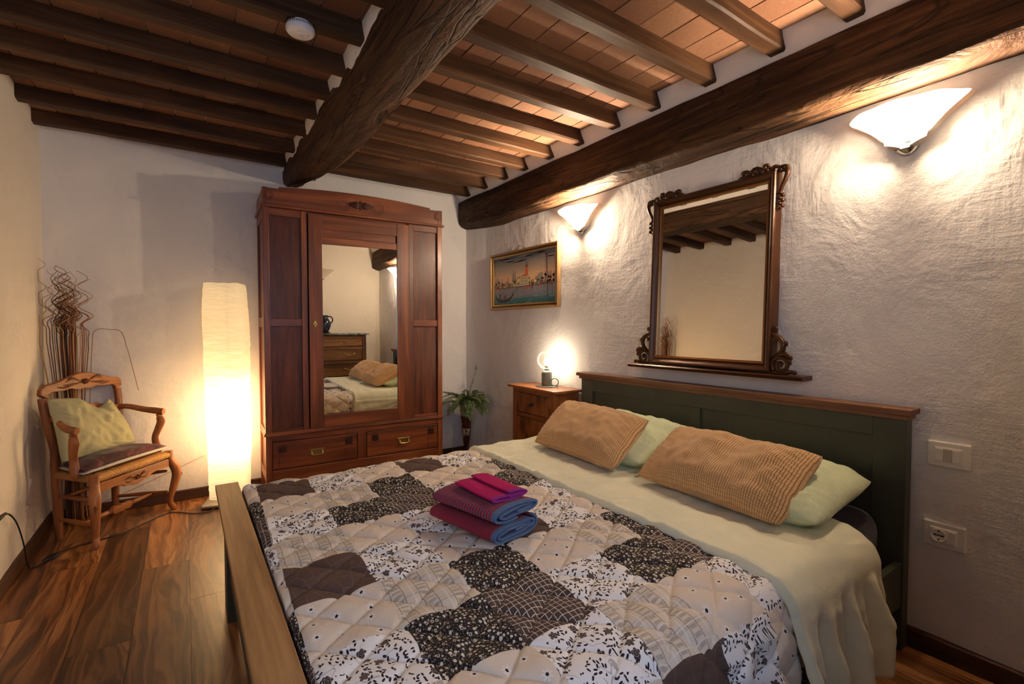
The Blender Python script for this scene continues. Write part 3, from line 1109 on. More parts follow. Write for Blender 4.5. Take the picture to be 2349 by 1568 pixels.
def puff(u, v):
    w = .006 * nz(u * 6, v * 6, 1.0)
    a = ((u + v) * .7071 + w) / LQ
    b = (v * .8 - u * .6 + w) / LQ
    da = abs(a - round(a)) * LQ
    db = abs(b - round(b)) * LQ
    d = min(da, db)
    dome = (4 * da * db / (LQ * LQ)) ** .5
    return .0092 * (1 - math.exp(-d / .006)) + .0085 * dome + .0035 * nz(u * 20, v * 20, 4.0) * min(1, d / .02)


def qpoint(u, v):
    """u along the bed (fabric), v across (fabric)"""
    x = u + .03 * (min(max(v, .5), 2.3) - 1.0)
    y, z, e = across(v)
    h = puff(u, v)
    slow = .010 * nz(u * 3.1, v * 3.1, 2.2)
    dz = 0
    if x < .212:                       # tucked down beside the footboard
        d = .212 - x
        x = .212 - .021 * math.sin(min(d / .021, PI / 2))
        dz = -.4 * d - max(0, d - .03) * .6
    if e > 0 and v < 1:                # hanging near side: soft vertical folds
        k = min(1, e / .18)
        y -= (.020 * math.sin(u * 31 + 1.0) + .014 * math.sin(u * 57 + v * 6)) * k + h
        return (x, y, z)
    if v > YF0 + .05:
        return (x, y + h, z)
    return (x, y, z + h + slow + dz)


QL = thing('patchwork_quilt', 'quilted patchwork bedspread with floral, plaid and dotted patches', 'quilt', (1.2, 1.5, .54), world=True)
PAT = {0: 'DBF', 3: 'KDP', 2: 'GFK', 1: 'FPD'}
ED_U = [.100, .198] + [.198 + .202 * k for k in range(1, 6)] + [1.372]
for ci in range(len(ED_U) - 1):
    for ri in range(-1, 11):
        v0 = .605 + .208 * (ri - 1)
        v1 = v0 + .208
        if ri == 10:
            v1 = v0 + .10
        if ri == -1:
            v0 = v1 - .17
        ty = PAT[ri % 4][ci % 3]
        ua, ub = ED_U[ci], ED_U[ci + 1]
        nu = max(8, int((ub - ua) / .0042))
        nv = 50
        mb = MB()
        mb.grid(lambda p, q: qpoint(ua + (ub - ua) * p, v0 + (v1 - v0) * q), nu, nv, lambda p, q: (ua + (ub - ua) * p + ci * .37, v0 + (v1 - v0) * q + ri * .23))
        build(mb, 'patch', QM[ty], QL, smooth=180, fixn=False)

# ------------------------------------------------------------------ green top sheet, turned down over the quilt
SX0, SX1 = 1.285, 1.830


def sheet(p, q):
    t = .23 + (2.52 - .23) * q
    far = max(0, (t - 2.0)) * .10
    x = SX0 + .03 * (t - 1.2) * .35 + far * 0 + (SX1 - SX0) * p
    lift = .022 if p > .015 else .012
    y, z, e = across(t, lift, .05)
    w = .006 * nz(x * 5, t * 16, 3.3) + .004 * nz(x * 17, t * 9, 1.2) + .004 * nz(x * 3, t * 34 + x * 9, 6.6)
    if p < .06:
        z += .006 * math.sin(PI * p / .06)
    if e > 0 and t < 1:
        k = min(1, e / .16)
        y -= k * (.022 * math.sin(x * 44 + e * 4) + .016 * math.sin(x * 83 + 2) + .02) + w
        x += .012 * k * math.sin(e * 16) * p
        z += .02 * k * math.sin(x * 30)
        return (x, y, z)
    if e > 0:
        return (x, y + w + .01, z)
    edge = max(0, 1 - abs(p) / .03)
    return (x, y, z + w * 1.3 - edge * .004)


mb = MB()
mb.grid(sheet, 90, 220)
so = build(mb, 'top_sheet', M['green_sheet'], smooth=180, fixn=False, solid=.007)
tag(so, 'sage green sheet folded back over the quilt and hanging down the near side', 'sheet')

# ------------------------------------------------------------------ pillows


def pillow(c00, c10, c11, c01, thick, seed, wr=.006, pinch=.02, n=44, up=None, dent=None, flatback=1.0):
    c00, c10, c11, c01 = (Vector(c) for c in (c00, c10, c11, c01))
    nrm = (c10 - c00).cross(c01 - c00).normalized()
    if up is not None and nrm.dot(Vector(up)) < 0:
        nrm = -nrm
    wu, wv = (c10 - c00).length, (c01 - c00).length
    ctr = (c00 + c10 + c11 + c01) / 4
    mb = MB()

    def pt(u, v, side):
        a, b = 2 * u - 1, 2 * v - 1
        h = max(0, (1 - abs(a) ** 3.2)) ** .62 * max(0, (1 - abs(b) ** 3.2)) ** .62
        pu = pinch * (1 - b * b) * a * abs(a)
        pv = pinch * (1 - a * a) * b * abs(b)
        rc = .05
        uu, vv = u - pu / wu - .5 * rc * a * b ** 6, v - pv / wv - .5 * rc * b * a ** 6
        p = c00 * (1 - uu) * (1 - vv) + c10 * uu * (1 - vv) + c11 * uu * vv + c01 * (1 - uu) * vv
        edge = min(1, 6 * min(u, 1 - u, v, 1 - v))
        w = wr * (nz(u * wu * 9, v * wv * 9, seed) + .6 * nz(u * wu * 24, v * wv * 24, seed + 3)) * (.35 + .65 * edge)
        w += wr * .55 * math.sin(40 * (a * .6 + b) + 6 * nz(u * 3, v * 3, seed)) * max(0, .22 - min(u, 1 - u, v, 1 - v)) * 1.6
        dd = dent(u, v) if dent else 0
        k = thick * .5 * (1 if side > 0 else flatback)
        return p + nrm * (side * (k * h) + w * (1 if side > 0 else .5) * min(1, edge * 2) + dd * h ** .5)
    uvf = lambda u, v: (u * wu, v * wv)
    mb.grid(lambda u, v: pt(u, v, 1), n, n, uvf)
    mb.grid(lambda u, v: pt(u, v, -1), n, n, uvf, flip=True)
    # weld the seam
    import itertools
    first = {}
    m = n + 1
    off = m * m
    remap = {}
    for i in range(m):
        for j in range(m):
            if i in (0, n) or j in (0, n):
                remap[off + i * m + j] = i * m + j
    mb.f = [tuple(remap.get(k, k) for k in f) for f in mb.f]
    return mb


def gp(name, c, th, seed, label):
    o = build(pillow(*c, th, seed, .020, .015, 56, (0, 0, 1)), name, M['green_pillow'], smooth=180)
    return tag(o, label, 'pillow', 'pale green bed pillows')


gp('pillow', ((1.60, .665, .605), (1.60, 1.37, .605), (2.14, 1.38, .665), (2.14, .70, .640)), .19, 3.1, 'pale green pillow sticking out at the near bed corner under a tan cushion')
gp('pillow', ((1.66, 1.42, .605), (1.66, 2.13, .605), (2.15, 2.16, .68), (2.15, 1.40, .68)), .19, 8.4, 'pale green pillow under the tan cushion nearest the nightstand')


def corduroy():
    t = NT('tan_waffle_corduroy')
    uv = t.uv()
    s = t.n('SeparateXYZ', Vector=uv)
    wob = t.math('MULTIPLY', t.noise(uv, 14, 2), .01)
    a = t.math('ABSOLUTE', t.math('SINE', t.math('MULTIPLY', t.math('ADD', s.outputs[0], wob), 3.14159 / .0088)))
    b = t.math('ABSOLUTE', t.math('SINE', t.math('MULTIPLY', t.math('ADD', s.outputs[1], wob), 3.14159 / .0088)))
    h = t.math('ADD', t.math('MULTIPLY', t.math('POWER', a, .6), t.math('ADD', .55, t.math('MULTIPLY', t.math('POWER', b, .6), .45))), t.math('MULTIPLY', t.noise(uv, 260, 2), .2))
    col = t.ramp(h, [(.15, lin(126, 88, 50)), (.55, lin(196, 150, 100)), (.95, lin(222, 182, 130))])
    return t.pbr(col, .95, t.bump(h, .6, .005), 0, .1, sheen=.3)


M['corduroy'] = corduroy()
c1 = build(pillow((1.585, 2.125, .580), (1.555, 1.475, .580), (1.865, 1.525, .772), (1.910, 2.215, .776), .185, 1.7, .016, .012, 64, (-1, 0, 1), flatback=.7), 'cushion', M['corduroy'], smooth=180)
tag(c1, 'tan corduroy cushion leaning at the nightstand end of the headboard', 'cushion', 'tan corduroy cushions on the bed')
c2 = build(pillow((1.585, 1.392, .580), (1.555, .756, .580), (1.862, .755, .768), (1.877, 1.395, .762), .185, 5.2, .018, .012, 64, (-1, 0, 1), dent=lambda u, v: -.018 * math.exp(-((u - .62) / .12) ** 2 - ((v - 1) / .35) ** 2), flatback=.7), 'cushion', M['corduroy'], smooth=180)
tag(c2, 'larger tan corduroy cushion at the end of the bed nearest the wall switches', 'cushion', 'tan corduroy cushions on the bed')

# ------------------------------------------------------------------ folded towels


def towel_mat(name, kind):
    t = NT(name)
    uv = t.uv()
    s = t.n('SeparateXYZ', Vector=uv)
    u = s.outputs[0]
    terry = t.noise(uv, 480, 3, .7)
    if kind == 'magenta':
        col = t.mix(t.noise(uv, 60, 4), lin(160, 10, 84), lin(206, 34, 112))
        col = t.mix(t.math('LESS_THAN', u, .014), col, lin(160, 52, 140))
        b = .5
    else:
        per = .0125 if kind == 'wide' else .0085
        st = band(t, t.math('DIVIDE', u, per), .5, .24)
        col = t.mix(st, lin(158, 34, 48), lin(112, 98, 122) if kind == 'wide' else lin(128, 68, 88))
        col = t.mix(t.math('LESS_THAN', u, .016), col, lin(92, 114, 150))
        b = .45
    h = t.math('ADD', terry, t.math('MULTIPLY', t.noise(uv, 40, 3), .5))
    return t.pbr(col, .95, t.bump(h, b, .006), 0, .05, sheen=.05)


M['tw_fine'] = towel_mat('towel_fine_stripe', 'fine')
M['tw_wide'] = towel_mat('towel_wide_stripe', 'wide')
M['tw_mag'] = towel_mat('towel_magenta', 'magenta')


def towel(name, mat, label, loc, rz, length, hw, hh, turns, th, seed, start=.15, skew=0.0, lean=0.0):
    n = int(34 * turns)
    ctr = []
    for k in range(n + 1):
        f = k / n
        a = -PI / 2 + 2 * PI * turns * f
        sc = 1 - (1 - start) * (1 - f)                   # grows from the core outwards
        ca, sa = math.cos(a), math.sin(a)
        w = hw - (1 - f) * turns * th * 1.9
        h = hh - (1 - f) * turns * th * 1.45
        x = max(w, .012) * math.copysign(abs(ca) ** .55, ca)
        z = max(h, .002) * math.copysign(abs(sa) ** .85, sa)
        ctr.append(Vector((x + .006 * nz(k * .2, seed), 0, z + hh + .003 * nz(k * .25, seed + 4))))
    secs_in, secs_out, L = [], [], [0]
    for k in range(n + 1):
        tg = (ctr[min(k + 1, n)] - ctr[max(k - 1, 0)]).normalized()
        nn = Vector((-tg.z, 0, tg.x))
        secs_out.append(ctr[k] + nn * th * .5)
        secs_in.append(ctr[k] - nn * th * .5)
        if k:
            L.append(L[-1] + (ctr[k] - ctr[k - 1]).length)
    mb = MB()
    m = 26
    loop = secs_out + secs_in[::-1]
    LL = L + L[::-1]
    q = len(loop)

    def fn(u, v):
        k = int(round(v * q)) % q
        p = loop[k]
        y = length * u + .010 * nz(LL[k] * 7, seed) * (1 - 2 * u) * (1 if u in (0, 1) else 1)
        sg = .004 * nz(p.x * 14, y * 9, seed) + lean * u
        return (p.x + skew * u, y, p.z * (1 - .06 * math.sin(PI * u)) + sg)
    mb.grid(fn, m, q, lambda u, v: (u * length, LL[int(round(v * q)) % q]), cv=True)
    for e in (0, m):
        for k in range(n):
            a, b, c, d = e * q + k, e * q + k + 1, e * q + q - 2 - k, e * q + q - 1 - k
            mb.f.append((a, b, c, d) if e else (d, c, b, a))
    o = build(mb, name, mat, smooth=50)
    o.location = loc
    o.rotation_euler = (0, 0, rz)
    return tag(o, label, 'towel', 'folded towels stacked on the quilt')


TZ = .556
towel('towel', M['tw_fine'], 'finely striped red and blue towel at the bottom of the folded stack', (.850, 1.222, TZ), R(13), .31, .105, .029, 2.4, .0075, 1.1)
towel('towel', M['tw_wide'], 'boldly striped red and grey towel in the middle of the folded stack', (.868, 1.240, TZ + .057), R(14), .30, .100, .024, 2.0, .0075, 4.4)
towel('towel', M['tw_mag'], 'small magenta towel lying on top of the folded stack', (.862, 1.275, TZ + .104), R(6), .215, .075, .012, 1.5, .006, 7.9, lean=.004)

# ------------------------------------------------------------------ lamps


def emit(name, c, e):
    t = NT(name)
    em = t.n('Emission', Color=c, Strength=e)
    t.t.links.new(em.outputs[0], t.out.inputs[0])
    return t.m


def frosted(name, c, clear, rough=.35):
    t = NT(name)
    o = t.obj()
    nrm = t.bump(t.noise(o, 26, 3), .3, .004)
    tr = t.n('BsdfTranslucent', Color=c, Normal=nrm)
    df = t.n('BsdfPrincipled', Base_Color=(.86, .85, .82, 1), Roughness=rough, Normal=nrm)
    a = t.n('MixShader', Fac=.10, _1=tr, _2=df)
    b = t.n('MixShader', Fac=clear, _1=a, _2=t.n('BsdfTransparent', Color=(1, .97, .92, 1)))
    t.t.links.new(b.outputs[0], t.out.inputs[0])
    return t.m


M['alabaster'] = frosted('frosted_alabaster_glass', (.97, .93, .86, 1), .26)
M['white_enamel'] = plain('white_enamel', lin(236, 232, 224), .35)
M['chrome'] = plain('brushed_chrome', lin(170, 168, 164), .25, 1.0)
M['sconce_bulb'] = emit('sconce_bulb_glow', (1.0, .80, .59, 1), SCONCE_E)
M['sconce_bulb_dim'] = emit('weaker_sconce_bulb_glow', (1.0, .80, .59, 1), SCONCE_E * .72)
M['sconce_bulb_off'] = plain('white_bulb', lin(236, 234, 228), .3)


def sconce(label, loc, rz, bulb='sconce_bulb'):
    """local: wall plane y = 0, lamp sticks out towards -y, z = 0 at the lowest point"""
    T = thing('wall_sconce', label, 'wall lamp', loc, rz, 'half-bowl glass wall lamps')
    prof = [(.030, .022), (.042, .030), (.062, .048), (.082, .070), (.102, .092), (.122, .112), (.146, .132), (.168, .148), (.181, .158), (.187, .166)]
    mb = MB()

    def fn(u, v):
        k = v * (len(prof) - 1)
        i = min(int(k), len(prof) - 2)
        f = k - i
        r = prof[i][0] + (prof[i + 1][0] - prof[i][0]) * f
        z = prof[i][1] + (prof[i + 1][1] - prof[i][1]) * f
        a = PI * u
        return (r * math.cos(a), -r * .80 * math.sin(a) - .003, z + .002 * math.sin(a * 9) * v)
    mb.grid(fn, 48, 27)
    build(mb, 'glass_shade', M['alabaster'], T, smooth=180)
    cp = MB()
    cprof = [(.002, 0), (.014, .004), (.026, .014), (.034, .024), (.037, .030), (.034, .034)]
    cp.grid(lambda u, v: (lambda r, z: (r * math.cos(PI * u), -r * .85 * math.sin(PI * u), z))(*cprof[min(5, int(round(v * 5)))]), 24, 5)
    build(cp, 'chrome_cap', M['chrome'], T, smooth=50, solid=.002)
    bp = [(max(.004, r ** 2 - .045 ** 2) ** .5 if r > .0475 else .014, z) for r, z in prof] + [(-(max(.004, r ** 2 - .045 ** 2) ** .5 if r > .0475 else .014), z) for r, z in prof[::-1]]
    build(MB().prism(bp, -.034, -.028).box(-.02, .02, -.03, .01, .05, .12), 'light_shield', M['white_enamel'], T)  # added plate, stood off the wall to block direct bulb light on it
    build(MB().lathe([(.008, .034), (.011, .036), (.011, .052), (.008, .056)], 14, (.014, -.050, 0)), 'socket', M['white_enamel'], T, smooth=50)
    build(MB().ball((.014, -.052, .080), (.016, .016, .024), 14, 8), 'bulb', M[bulb], T, smooth=180)
    build(MB().tube([(0, .004, .175), (0, -.012, .182), (0, -.012, .192)], .0035, 6), 'hook', M['chrome'], T)
    return T


sconce('lit glass wall lamp above the light switches, beside the carved mirror', (XR - .004, .676, 1.872), R(90 + 180), 'sconce_bulb_dim')
sconce('lit glass wall lamp above the nightstand, beside the Venice painting', (XR - .004, 2.485, 1.862), R(90 + 180))
sconce('unlit glass wall lamp above the chest of drawers, seen in the wardrobe mirror', (1.42, YN + .004, 1.92), R(180), 'sconce_bulb_off')


# paper floor lamp
def paper():
    t = NT('crinkled_rice_paper')
    o = t.obj()
    cr = t.noise(t.map(o, (5, 5, 46)), 1.0, 5, .62, 1.6)
    fine = t.noise(t.map(o, (20, 20, 150)), 1.0, 3, .6, .6)
    h = t.math('ADD', cr, t.math('MULTIPLY', fine, .35))
    nrm = t.bump(h, .9, .010)
    thick = t.ramp(h, [(.45, (.94, .82, .60)), (.75, (1.0, .93, .78))])
    tr = t.n('BsdfTranslucent', Color=thick, Normal=nrm)
    df = t.n('BsdfDiffuse', Color=(.86, .78, .62, 1), Normal=nrm)
    a = t.n('MixShader', Fac=.35, _1=tr, _2=df)
    em = t.n('Emission', Color=t.mix(1.0, thick, (1.0, .80, .54, 1), 'MULTIPLY'), Strength=PAPER_E)
    a = t.n('MixShader', Fac=.20, _1=a, _2=t.n('BsdfTransparent', Color=(1, .88, .68, 1)))
    b = t.n('AddShader', _0=a, _1=em)
    t.t.links.new(b.outputs[0], t.out.inputs[0])
    return t.m


M['paper'] = paper()
M['steel'] = plain('satin_steel', lin(188, 184, 174), .3, 1.0)
M['lamp_bulb'] = emit('warm_bulb_glow', (1.0, .72, .42, 1), FLOORLAMP_E)
M['black_plastic'] = plain('black_plastic', lin(26, 24, 24), .4)
M['white_plastic'] = plain('white_plastic', lin(240, 235, 226), .35)
LX, LY = .243, 3.865
FLP = thing('floor_lamp', 'tall glowing rice-paper column floor lamp beside the wardrobe', 'floor lamp', (LX, LY, 0), R(-14))
mb = MB()


def lampf(u, v):
    a = 2 * PI * u
    ca, sa = math.cos(a), math.sin(a)
    z = .055 + (1.515 - .055) * v
    hw = .116 + .016 * math.sin(PI * min(1, (1 - v) * 1.15) ** .8) + .004 * math.sin(v * 9)
    e = 5.0
    rr = hw / (abs(ca) ** e + abs(sa) ** e) ** (1 / e)
    wob = .0035 * nz(ca * 2, sa * 2, z * 42) + .0022 * nz(ca * 5, sa * 5, z * 120) + .005 * nz(ca * 1.2, sa * 1.2, z * 4)
    return ((rr + wob) * ca + .012 * math.sin((1 - v) * 1.4) - .006, (rr + wob) * sa, z + .004 * nz(ca * 3, sa * 3, z * 20) + (.008 * nz(ca * 2, sa * 2, 3) if v > .995 else 0))


mb.grid(lampf, 96, 230, cu=True)
build(mb, 'paper_shade', M['paper'], FLP, smooth=180, fixn=False)
build(MB().box(-.150, .150, -.135, .135, .004, .026), 'base_plate', M['steel'], FLP, bev=.008, seg=3)
build(MB().tube([(0, 0, .02), (0, 0, 1.5)], .007, 8).tube([(-.11, 0, 1.5), (.11, 0, 1.5)], .003, 6).tube([(0, -.11, 1.5), (0, .11, 1.5)], .003, 6), 'pole', M['steel'], FLP, smooth=50)
build(MB().ball((.020, 0, .58), (.045, .045, .27), 20, 16), 'bulb', M['lamp_bulb'], FLP, smooth=180)

# cord with foot switch from the lamp to the left wall
CRD = thing('power_cord', 'black lamp cord with foot switch snaking across the floor under the armchair', 'cord', (-.3, 3.6, 0), world=True)
c_ = spline([(.15, 3.75, .012), (.10, 3.70, .006), (.02, 3.73, .006), (-.10, 3.83, .006), (-.22, 3.72, .006), (-.33, 3.60, .006), (-.42, 3.56, .006), (-.50, 3.535, .006), (-.585, 3.47, .012)], 8)
build(MB().tube(c_, .0035, 6), 'cable', M['black_plastic'], CRD, smooth=180)
c_ = spline([(-.615, 3.385, .014), (-.64, 3.345, .006), (-.672, 3.345, .012), (-.680, 3.30, .16), (-.683, 3.22, .28), (-.685, 3.12, .355), (-.690, 3.06, .372)], 8)
build(MB().tube(c_, .0035, 6), 'cable', M['black_plastic'], CRD, smooth=180)
fs = MB()
fs.lathe([(.040, 0), (.042, .008), (.036, .018), (.020, .022), (.0, .0225)], 24, (0, 0, 0), cap=False)
fs.map(lambda p: Vector((-.600 + p.x * .75 * .55 + p.y * .62, 3.425 + p.y * 1.05 - p.x * .22, p.z + .001)))
build(fs, 'foot_switch', M['black_plastic'], CRD, smooth=40)
build(MB().tube([(-.690, 3.085, .372), (-.692, 3.03, .374), (-.694, 2.99, .374)], [.006, .009, .010], 10), 'plug', M['black_plastic'], CRD, smooth=50)

# ------------------------------------------------------------------ globe lamp on the nightstand
GL = thing('table_lamp', 'small grey table lamp with clear glass globe on the nightstand', 'lamp', (2.165, 2.725, .790))
M['grey_metal'] = plain('sage_grey_metal', lin(122, 126, 118), .45, 0, .5)
build(MB().lathe([(.0, 0), (.078, 0), (.081, .002), (.081, .005), (.078, .007), (.0, .007)], 40, cap=False), 'base_plate', M['grey_metal'], GL, smooth=40)
build(MB().lathe([(.037, .007), (.038, .012), (.038, .095), (.035, .106), (.028, .113), (.018, .117), (.018, .128), (.0, .128)], 32, cap=False), 'body', M['grey_metal'], GL, smooth=50)
build(MB().tube([(.030 + .0 + .027 * math.cos(a) * .75, -.052 + .027 * math.cos(a) * -.66, .034 + .027 * math.sin(a)) for a in [2 * PI * k / 24 for k in range(25)]], .0038, 8, False), 'ring_handle', M['grey_metal'], GL, smooth=180)
tg_ = MB().lathe([(.0, -.001), (.009, -.001), (.009, .0015), (.0, .0015)], 18, (0, 0, 0), 'x', cap=False)
tg_.map(lambda p: Matrix.Rotation(R(35), 3, 'Z') @ (p + Vector((-.0385, 0, .03))))
build(tg_, 'badge', M['brass'], GL)
t = NT('clear_glass')
fr_n = t.math('MULTIPLY', t.math('POWER', t.n('LayerWeight', Blend=.5).outputs['Facing'], 2.5), .30)
gm = t.n('MixShader', Fac=fr_n, _1=t.n('BsdfTransparent', Color=(.97, .98, .97, 1)), _2=t.n('MixShader', Fac=.5, _1=t.n('BsdfGlossy', Roughness=.02), _2=t.n('BsdfTranslucent', Color=(.9, .9, .88, 1))))
t.t.links.new(gm.outputs[0], t.out.inputs[0])
M['clear_glass'] = t.m
mb = MB().lathe([(.069 * math.sin(a), .193 - .069 * math.cos(a)) for a in [R(18) + (R(152) - R(18)) * k / 26 for k in range(27)]], 40, cap=False)
build(mb, 'glass_globe', M['clear_glass'], GL, smooth=180)
M['globe_bulb'] = emit('globe_bulb_glow', (1.0, .82, .60, 1), GLOBE_E)
build(MB().lathe([(.010, .128), (.0135, .132), (.0135, .150), (.010, .154)], 14), 'socket', M['chrome'], GL, smooth=50)
build(MB().ball((0, 0, .178), (.021, .021, .027), 14, 8), 'bulb', M['globe_bulb'], GL, smooth=180)
build(MB().tube(spline([(.035, -.005, .012), (.06, -.08, .010), (.085, -.14, .028), (.098, -.2, .012), (.10, -.245, .006)], 6), .002, 6), 'cord', M['white_plastic'], GL, smooth=180)

# ------------------------------------------------------------------ wall mirror over the bed
GILT = plain('dark_bronzed_wood', lin(78, 46, 24), .32, .35, .5, .1, 90)
GILT2 = plain('bronze_gilt_bead', lin(150, 104, 58), .28, .7, .5, .1, 90)
M['gilt'] = GILT
MR = thing('wall_mirror', 'large rectangular mirror in carved bronzed frame hanging above the headboard', 'mirror', (XR, 1.494, 1.0), world=True)


def rail4(rect, prof, face, mapf, parent, name, mat, smooth=35, bev=0):
    """four mitred rails: rect = inner (a0,a1,b0,b1); prof = [(outward, height)]"""
    a0, a1, b0, b1 = rect
    for side in range(4):
        mb = MB()
        n = len(prof)
        for end in (0, 1):
            for (w, h) in prof:
                if side == 0:
                    p = ((a0 - w, b0 - w), (a1 + w, b0 - w))[end]
                elif side == 1:
                    p = ((a1 + w, b0 - w), (a1 + w, b1 + w))[end]
                elif side == 2:
                    p = ((a1 + w, b1 + w), (a0 - w, b1 + w))[end]
                else:
                    p = ((a0 - w, b1 + w), (a0 - w, b0 - w))[end]
                mb.v.append(mapf(p[0], p[1], h))
        for k in range(n - 1):
            mb.f.append((k, k + 1, n + k + 1, n + k))
        mb.f.append((n - 1, 0, n, 2 * n - 1))
        mb.f.append(tuple(range(n)))
        mb.f.append(tuple(range(2 * n - 1, n - 1, -1)))
        build(mb, name, mat, parent, smooth=smooth)


def tiltx(z):
    """the mirror leans: its foot stands off the wall"""
    return XR - .006 - .036 * (1.95 - z) / .89


mf = lambda a, b, h: (tiltx(b) - h, a, b)
gy0, gy1, gz0, gz1 = 1.193, 1.795, 1.060, 1.893
_p = MB().box(-.001, .001, gy0 - .01, gy1 + .01, gz0 - .01, gz1 + .01)
_p.map(lambda p: Vector((tiltx(p.z) - .010 + p.x, p.y, p.z)))
build(_p, 'mirror_pane', M['mirror'], MR)
rail4((gy0, gy1, gz0, gz1), [(0, .0), (0, .020), (.004, .024), (.010, .024), (.014, .018)], 0, mf, MR, 'inner_bead', GILT2)
rail4((gy0 - .012, gy1 + .012, gz0 - .012, gz1 + .012), [(0, -.02), (0, .020), (.006, .026), (.012, .036), (.020, .042), (.028, .042), (.034, .036), (.036, .026), (.038, -.02)], 0, mf, MR, 'frame_rail', GILT)
build(MB().prism([(XR, .985), (XR - .088, .985), (XR - .096, .990), (XR - .092, .996), (XR - .096, 1.000), (XR - .088, 1.006), (XR, 1.006)], .998, 1.984, 'y'), 'ledge', GILT, MR)


def scrollwork(mb, pts, radii, n=6):
    mb.tube(spline(pts, n), lerpl(radii, n), 8)


def spiral(c, r0, r1, a0, turns, k=30):
    return [(c[0] + (r0 + (r1 - r0) * i / k) * math.cos(a0 + 2 * PI * turns * i / k), c[1] + (r0 + (r1 - r0) * i / k) * math.sin(a0 + 2 * PI * turns * i / k)) for i in range(k + 1)]


def ornament(side, which):
    """carved corner pieces in (y, z); side = +1 for the near (low y) side"""
    mb = MB()
    cy = 1.494

    def P(y, z, x=0.0):                 # y is measured outwards from the frame edge
        return (tiltx(z) - .018 - x, cy - side * (.352 + y), z)

    def tub(l, rad, n=4):
        mb.tube(spline([P(*q) for q in l], n) if n > 1 else [P(*q) for q in l], lerpl(rad, n) if n > 1 else rad, 8)
    if which == 'bottom':
        # upper curl, long S stem, great lower volute, toe
        tub([(q[0] + .008, q[1] + 1.208, .004) for q in spiral((0, 0), .014, .004, PI, -1.2, 12)], lerpl([.007, .004], 12), 1)
        tub([(-.004, 1.205), (.004, 1.185, .004), (.030, 1.170, .008), (.048, 1.145, .010), (.046, 1.115, .008), (.026, 1.090, .006), (.006, 1.072, .004), (-.002, 1.045), (.006, 1.022)], [.006, .010, .012, .013, .012, .011, .010, .011, .009])
        sp = spiral((.040, 1.048), .040, .008, PI * .85, -1.35, 26)
        tub([(q[0], q[1], .006) for q in sp], lerpl([.011, .006], 26), 1)
        tub([(.030, 1.092, .006), (.055, 1.100, .010), (.082, 1.088, .012), (.088, 1.075, .010)], [.008, .012, .010, .004])
        tub([(.060, 1.085, .006), (.078, 1.070, .012), (.084, 1.052, .010)], [.009, .011, .003])
        tub([(.050, 1.140, .010), (.062, 1.150, .012), (.066, 1.135, .010)], [.008, .009, .003])
        tub([(.018, 1.160, .004), (.010, 1.150, .004), (.016, 1.140, .006)], [.006, .007, .004])
        mb.ball(P(.040, 1.048, .010), .010)
        tub([(.060, 1.022, .004), (.078, 1.020, .006), (.095, 1.024, .006)], [.008, .011, .006])
        mb.ball(P(.100, 1.019, .006), .0105)
        tub([(.0, 1.016), (.03, 1.012, .003), (.07, 1.013, .003)], [.008, .009, .008])
    else:
        tub([(q[0] + .012, q[1] + 1.938, .006) for q in spiral((0, 0), .017, .005, -PI * .3, 1.3, 16)], lerpl([.009, .005], 16), 1)
        tub([(.018, 1.950, .006), (.034, 1.945, .008), (.040, 1.920, .008), (.032, 1.890, .008), (.018, 1.862, .006), (.010, 1.838, .004)], [.008, .010, .011, .010, .009, .008])
        for k in range(6):
            mb.ball(P(.010 + .012 * (k % 2), 1.832 - .012 * k, .006), (.012, .011 - .0008 * k, .010))
        mb.ball(P(.008, 1.760, .004), .006)
        # crest along the top rail: shell, rosette and curl
        for k in range(5):
            a = R(30 + 28 * k)
            mb.tube([P(-.105, 1.945, .004), P(-.105 + .034 * math.cos(a), 1.945 + .034 * math.sin(a), .010)], [.006, .009], 7)
        for k in range(6):
            a = 2 * PI * k / 6
            mb.ball(P(-.058 + .013 * math.cos(a), 1.962 + .013 * math.sin(a), .010), .009, 8, 5)
        mb.ball(P(-.058, 1.962, .018), .008)
        tub([(-.135, 1.950, .004), (-.150, 1.965, .006), (-.168, 1.968, .006), (-.172, 1.955, .006), (-.160, 1.950, .006)], [.010, .011, .010, .008, .005])
        tub([(-.205, 1.940), (-.180, 1.945, .004), (-.150, 1.945, .004)], [.003, .009, .010])
        tub([(-.04, 1.945, .004), (-.02, 1.958, .006), (.002, 1.952, .006)], [.009, .010, .007])
        tub([(-.14, 1.938, .004), (-.02, 1.938, .004)], [.009, .009], 1)
    return mb


for s_ in (1, -1):
    for w_ in ('bottom', 'top'):
        build(ornament(s_, w_), 'carved_scroll', GILT, MR, smooth=180)

# ------------------------------------------------------------------ painting
PT = thing('framed_painting', 'gilt-framed painting of a Venetian lagoon with gondola, hanging near the corner', 'painting', (XR, 3.2, 1.6), world=True)
GOLD = plain('gilt_frame', lin(190, 152, 84), .35, .6, .5, .15, 120)
GOLDD = plain('dark_gilt', lin(92, 62, 32), .4, .4, .5, .1, 120)
py0, py1, pz0, pz1 = 2.752, 3.612, 1.412, 1.812
pmf = lambda a, b, h: (XR - .010 - h, a, b)
rail4((py0, py1, pz0, pz1), [(0, 0), (0, .014), (.004, .018), (.012, .018), (.016, .012), (.016, 0)], 0, pmf, PT, 'inner_rail', GOLD)
rail4((py0 - .016, py1 + .016, pz0 - .016, pz1 + .016), [(0, 0), (0, .012), (.006, .012), (.008, 0)], 0, pmf, PT, 'dark_rail', GOLDD)
rail4((py0 - .023, py1 + .023, pz0 - .023, pz1 + .023), [(0, 0), (0, .016), (.004, .024), (.012, .026), (.018, .020), (.020, .008), (.022, 0)], 0, pmf, PT, 'outer_rail', plain('worn_gilt', lin(176, 138, 92), .4, .45, .5, .15, 120))
pc = MB()
PX = XR - .014


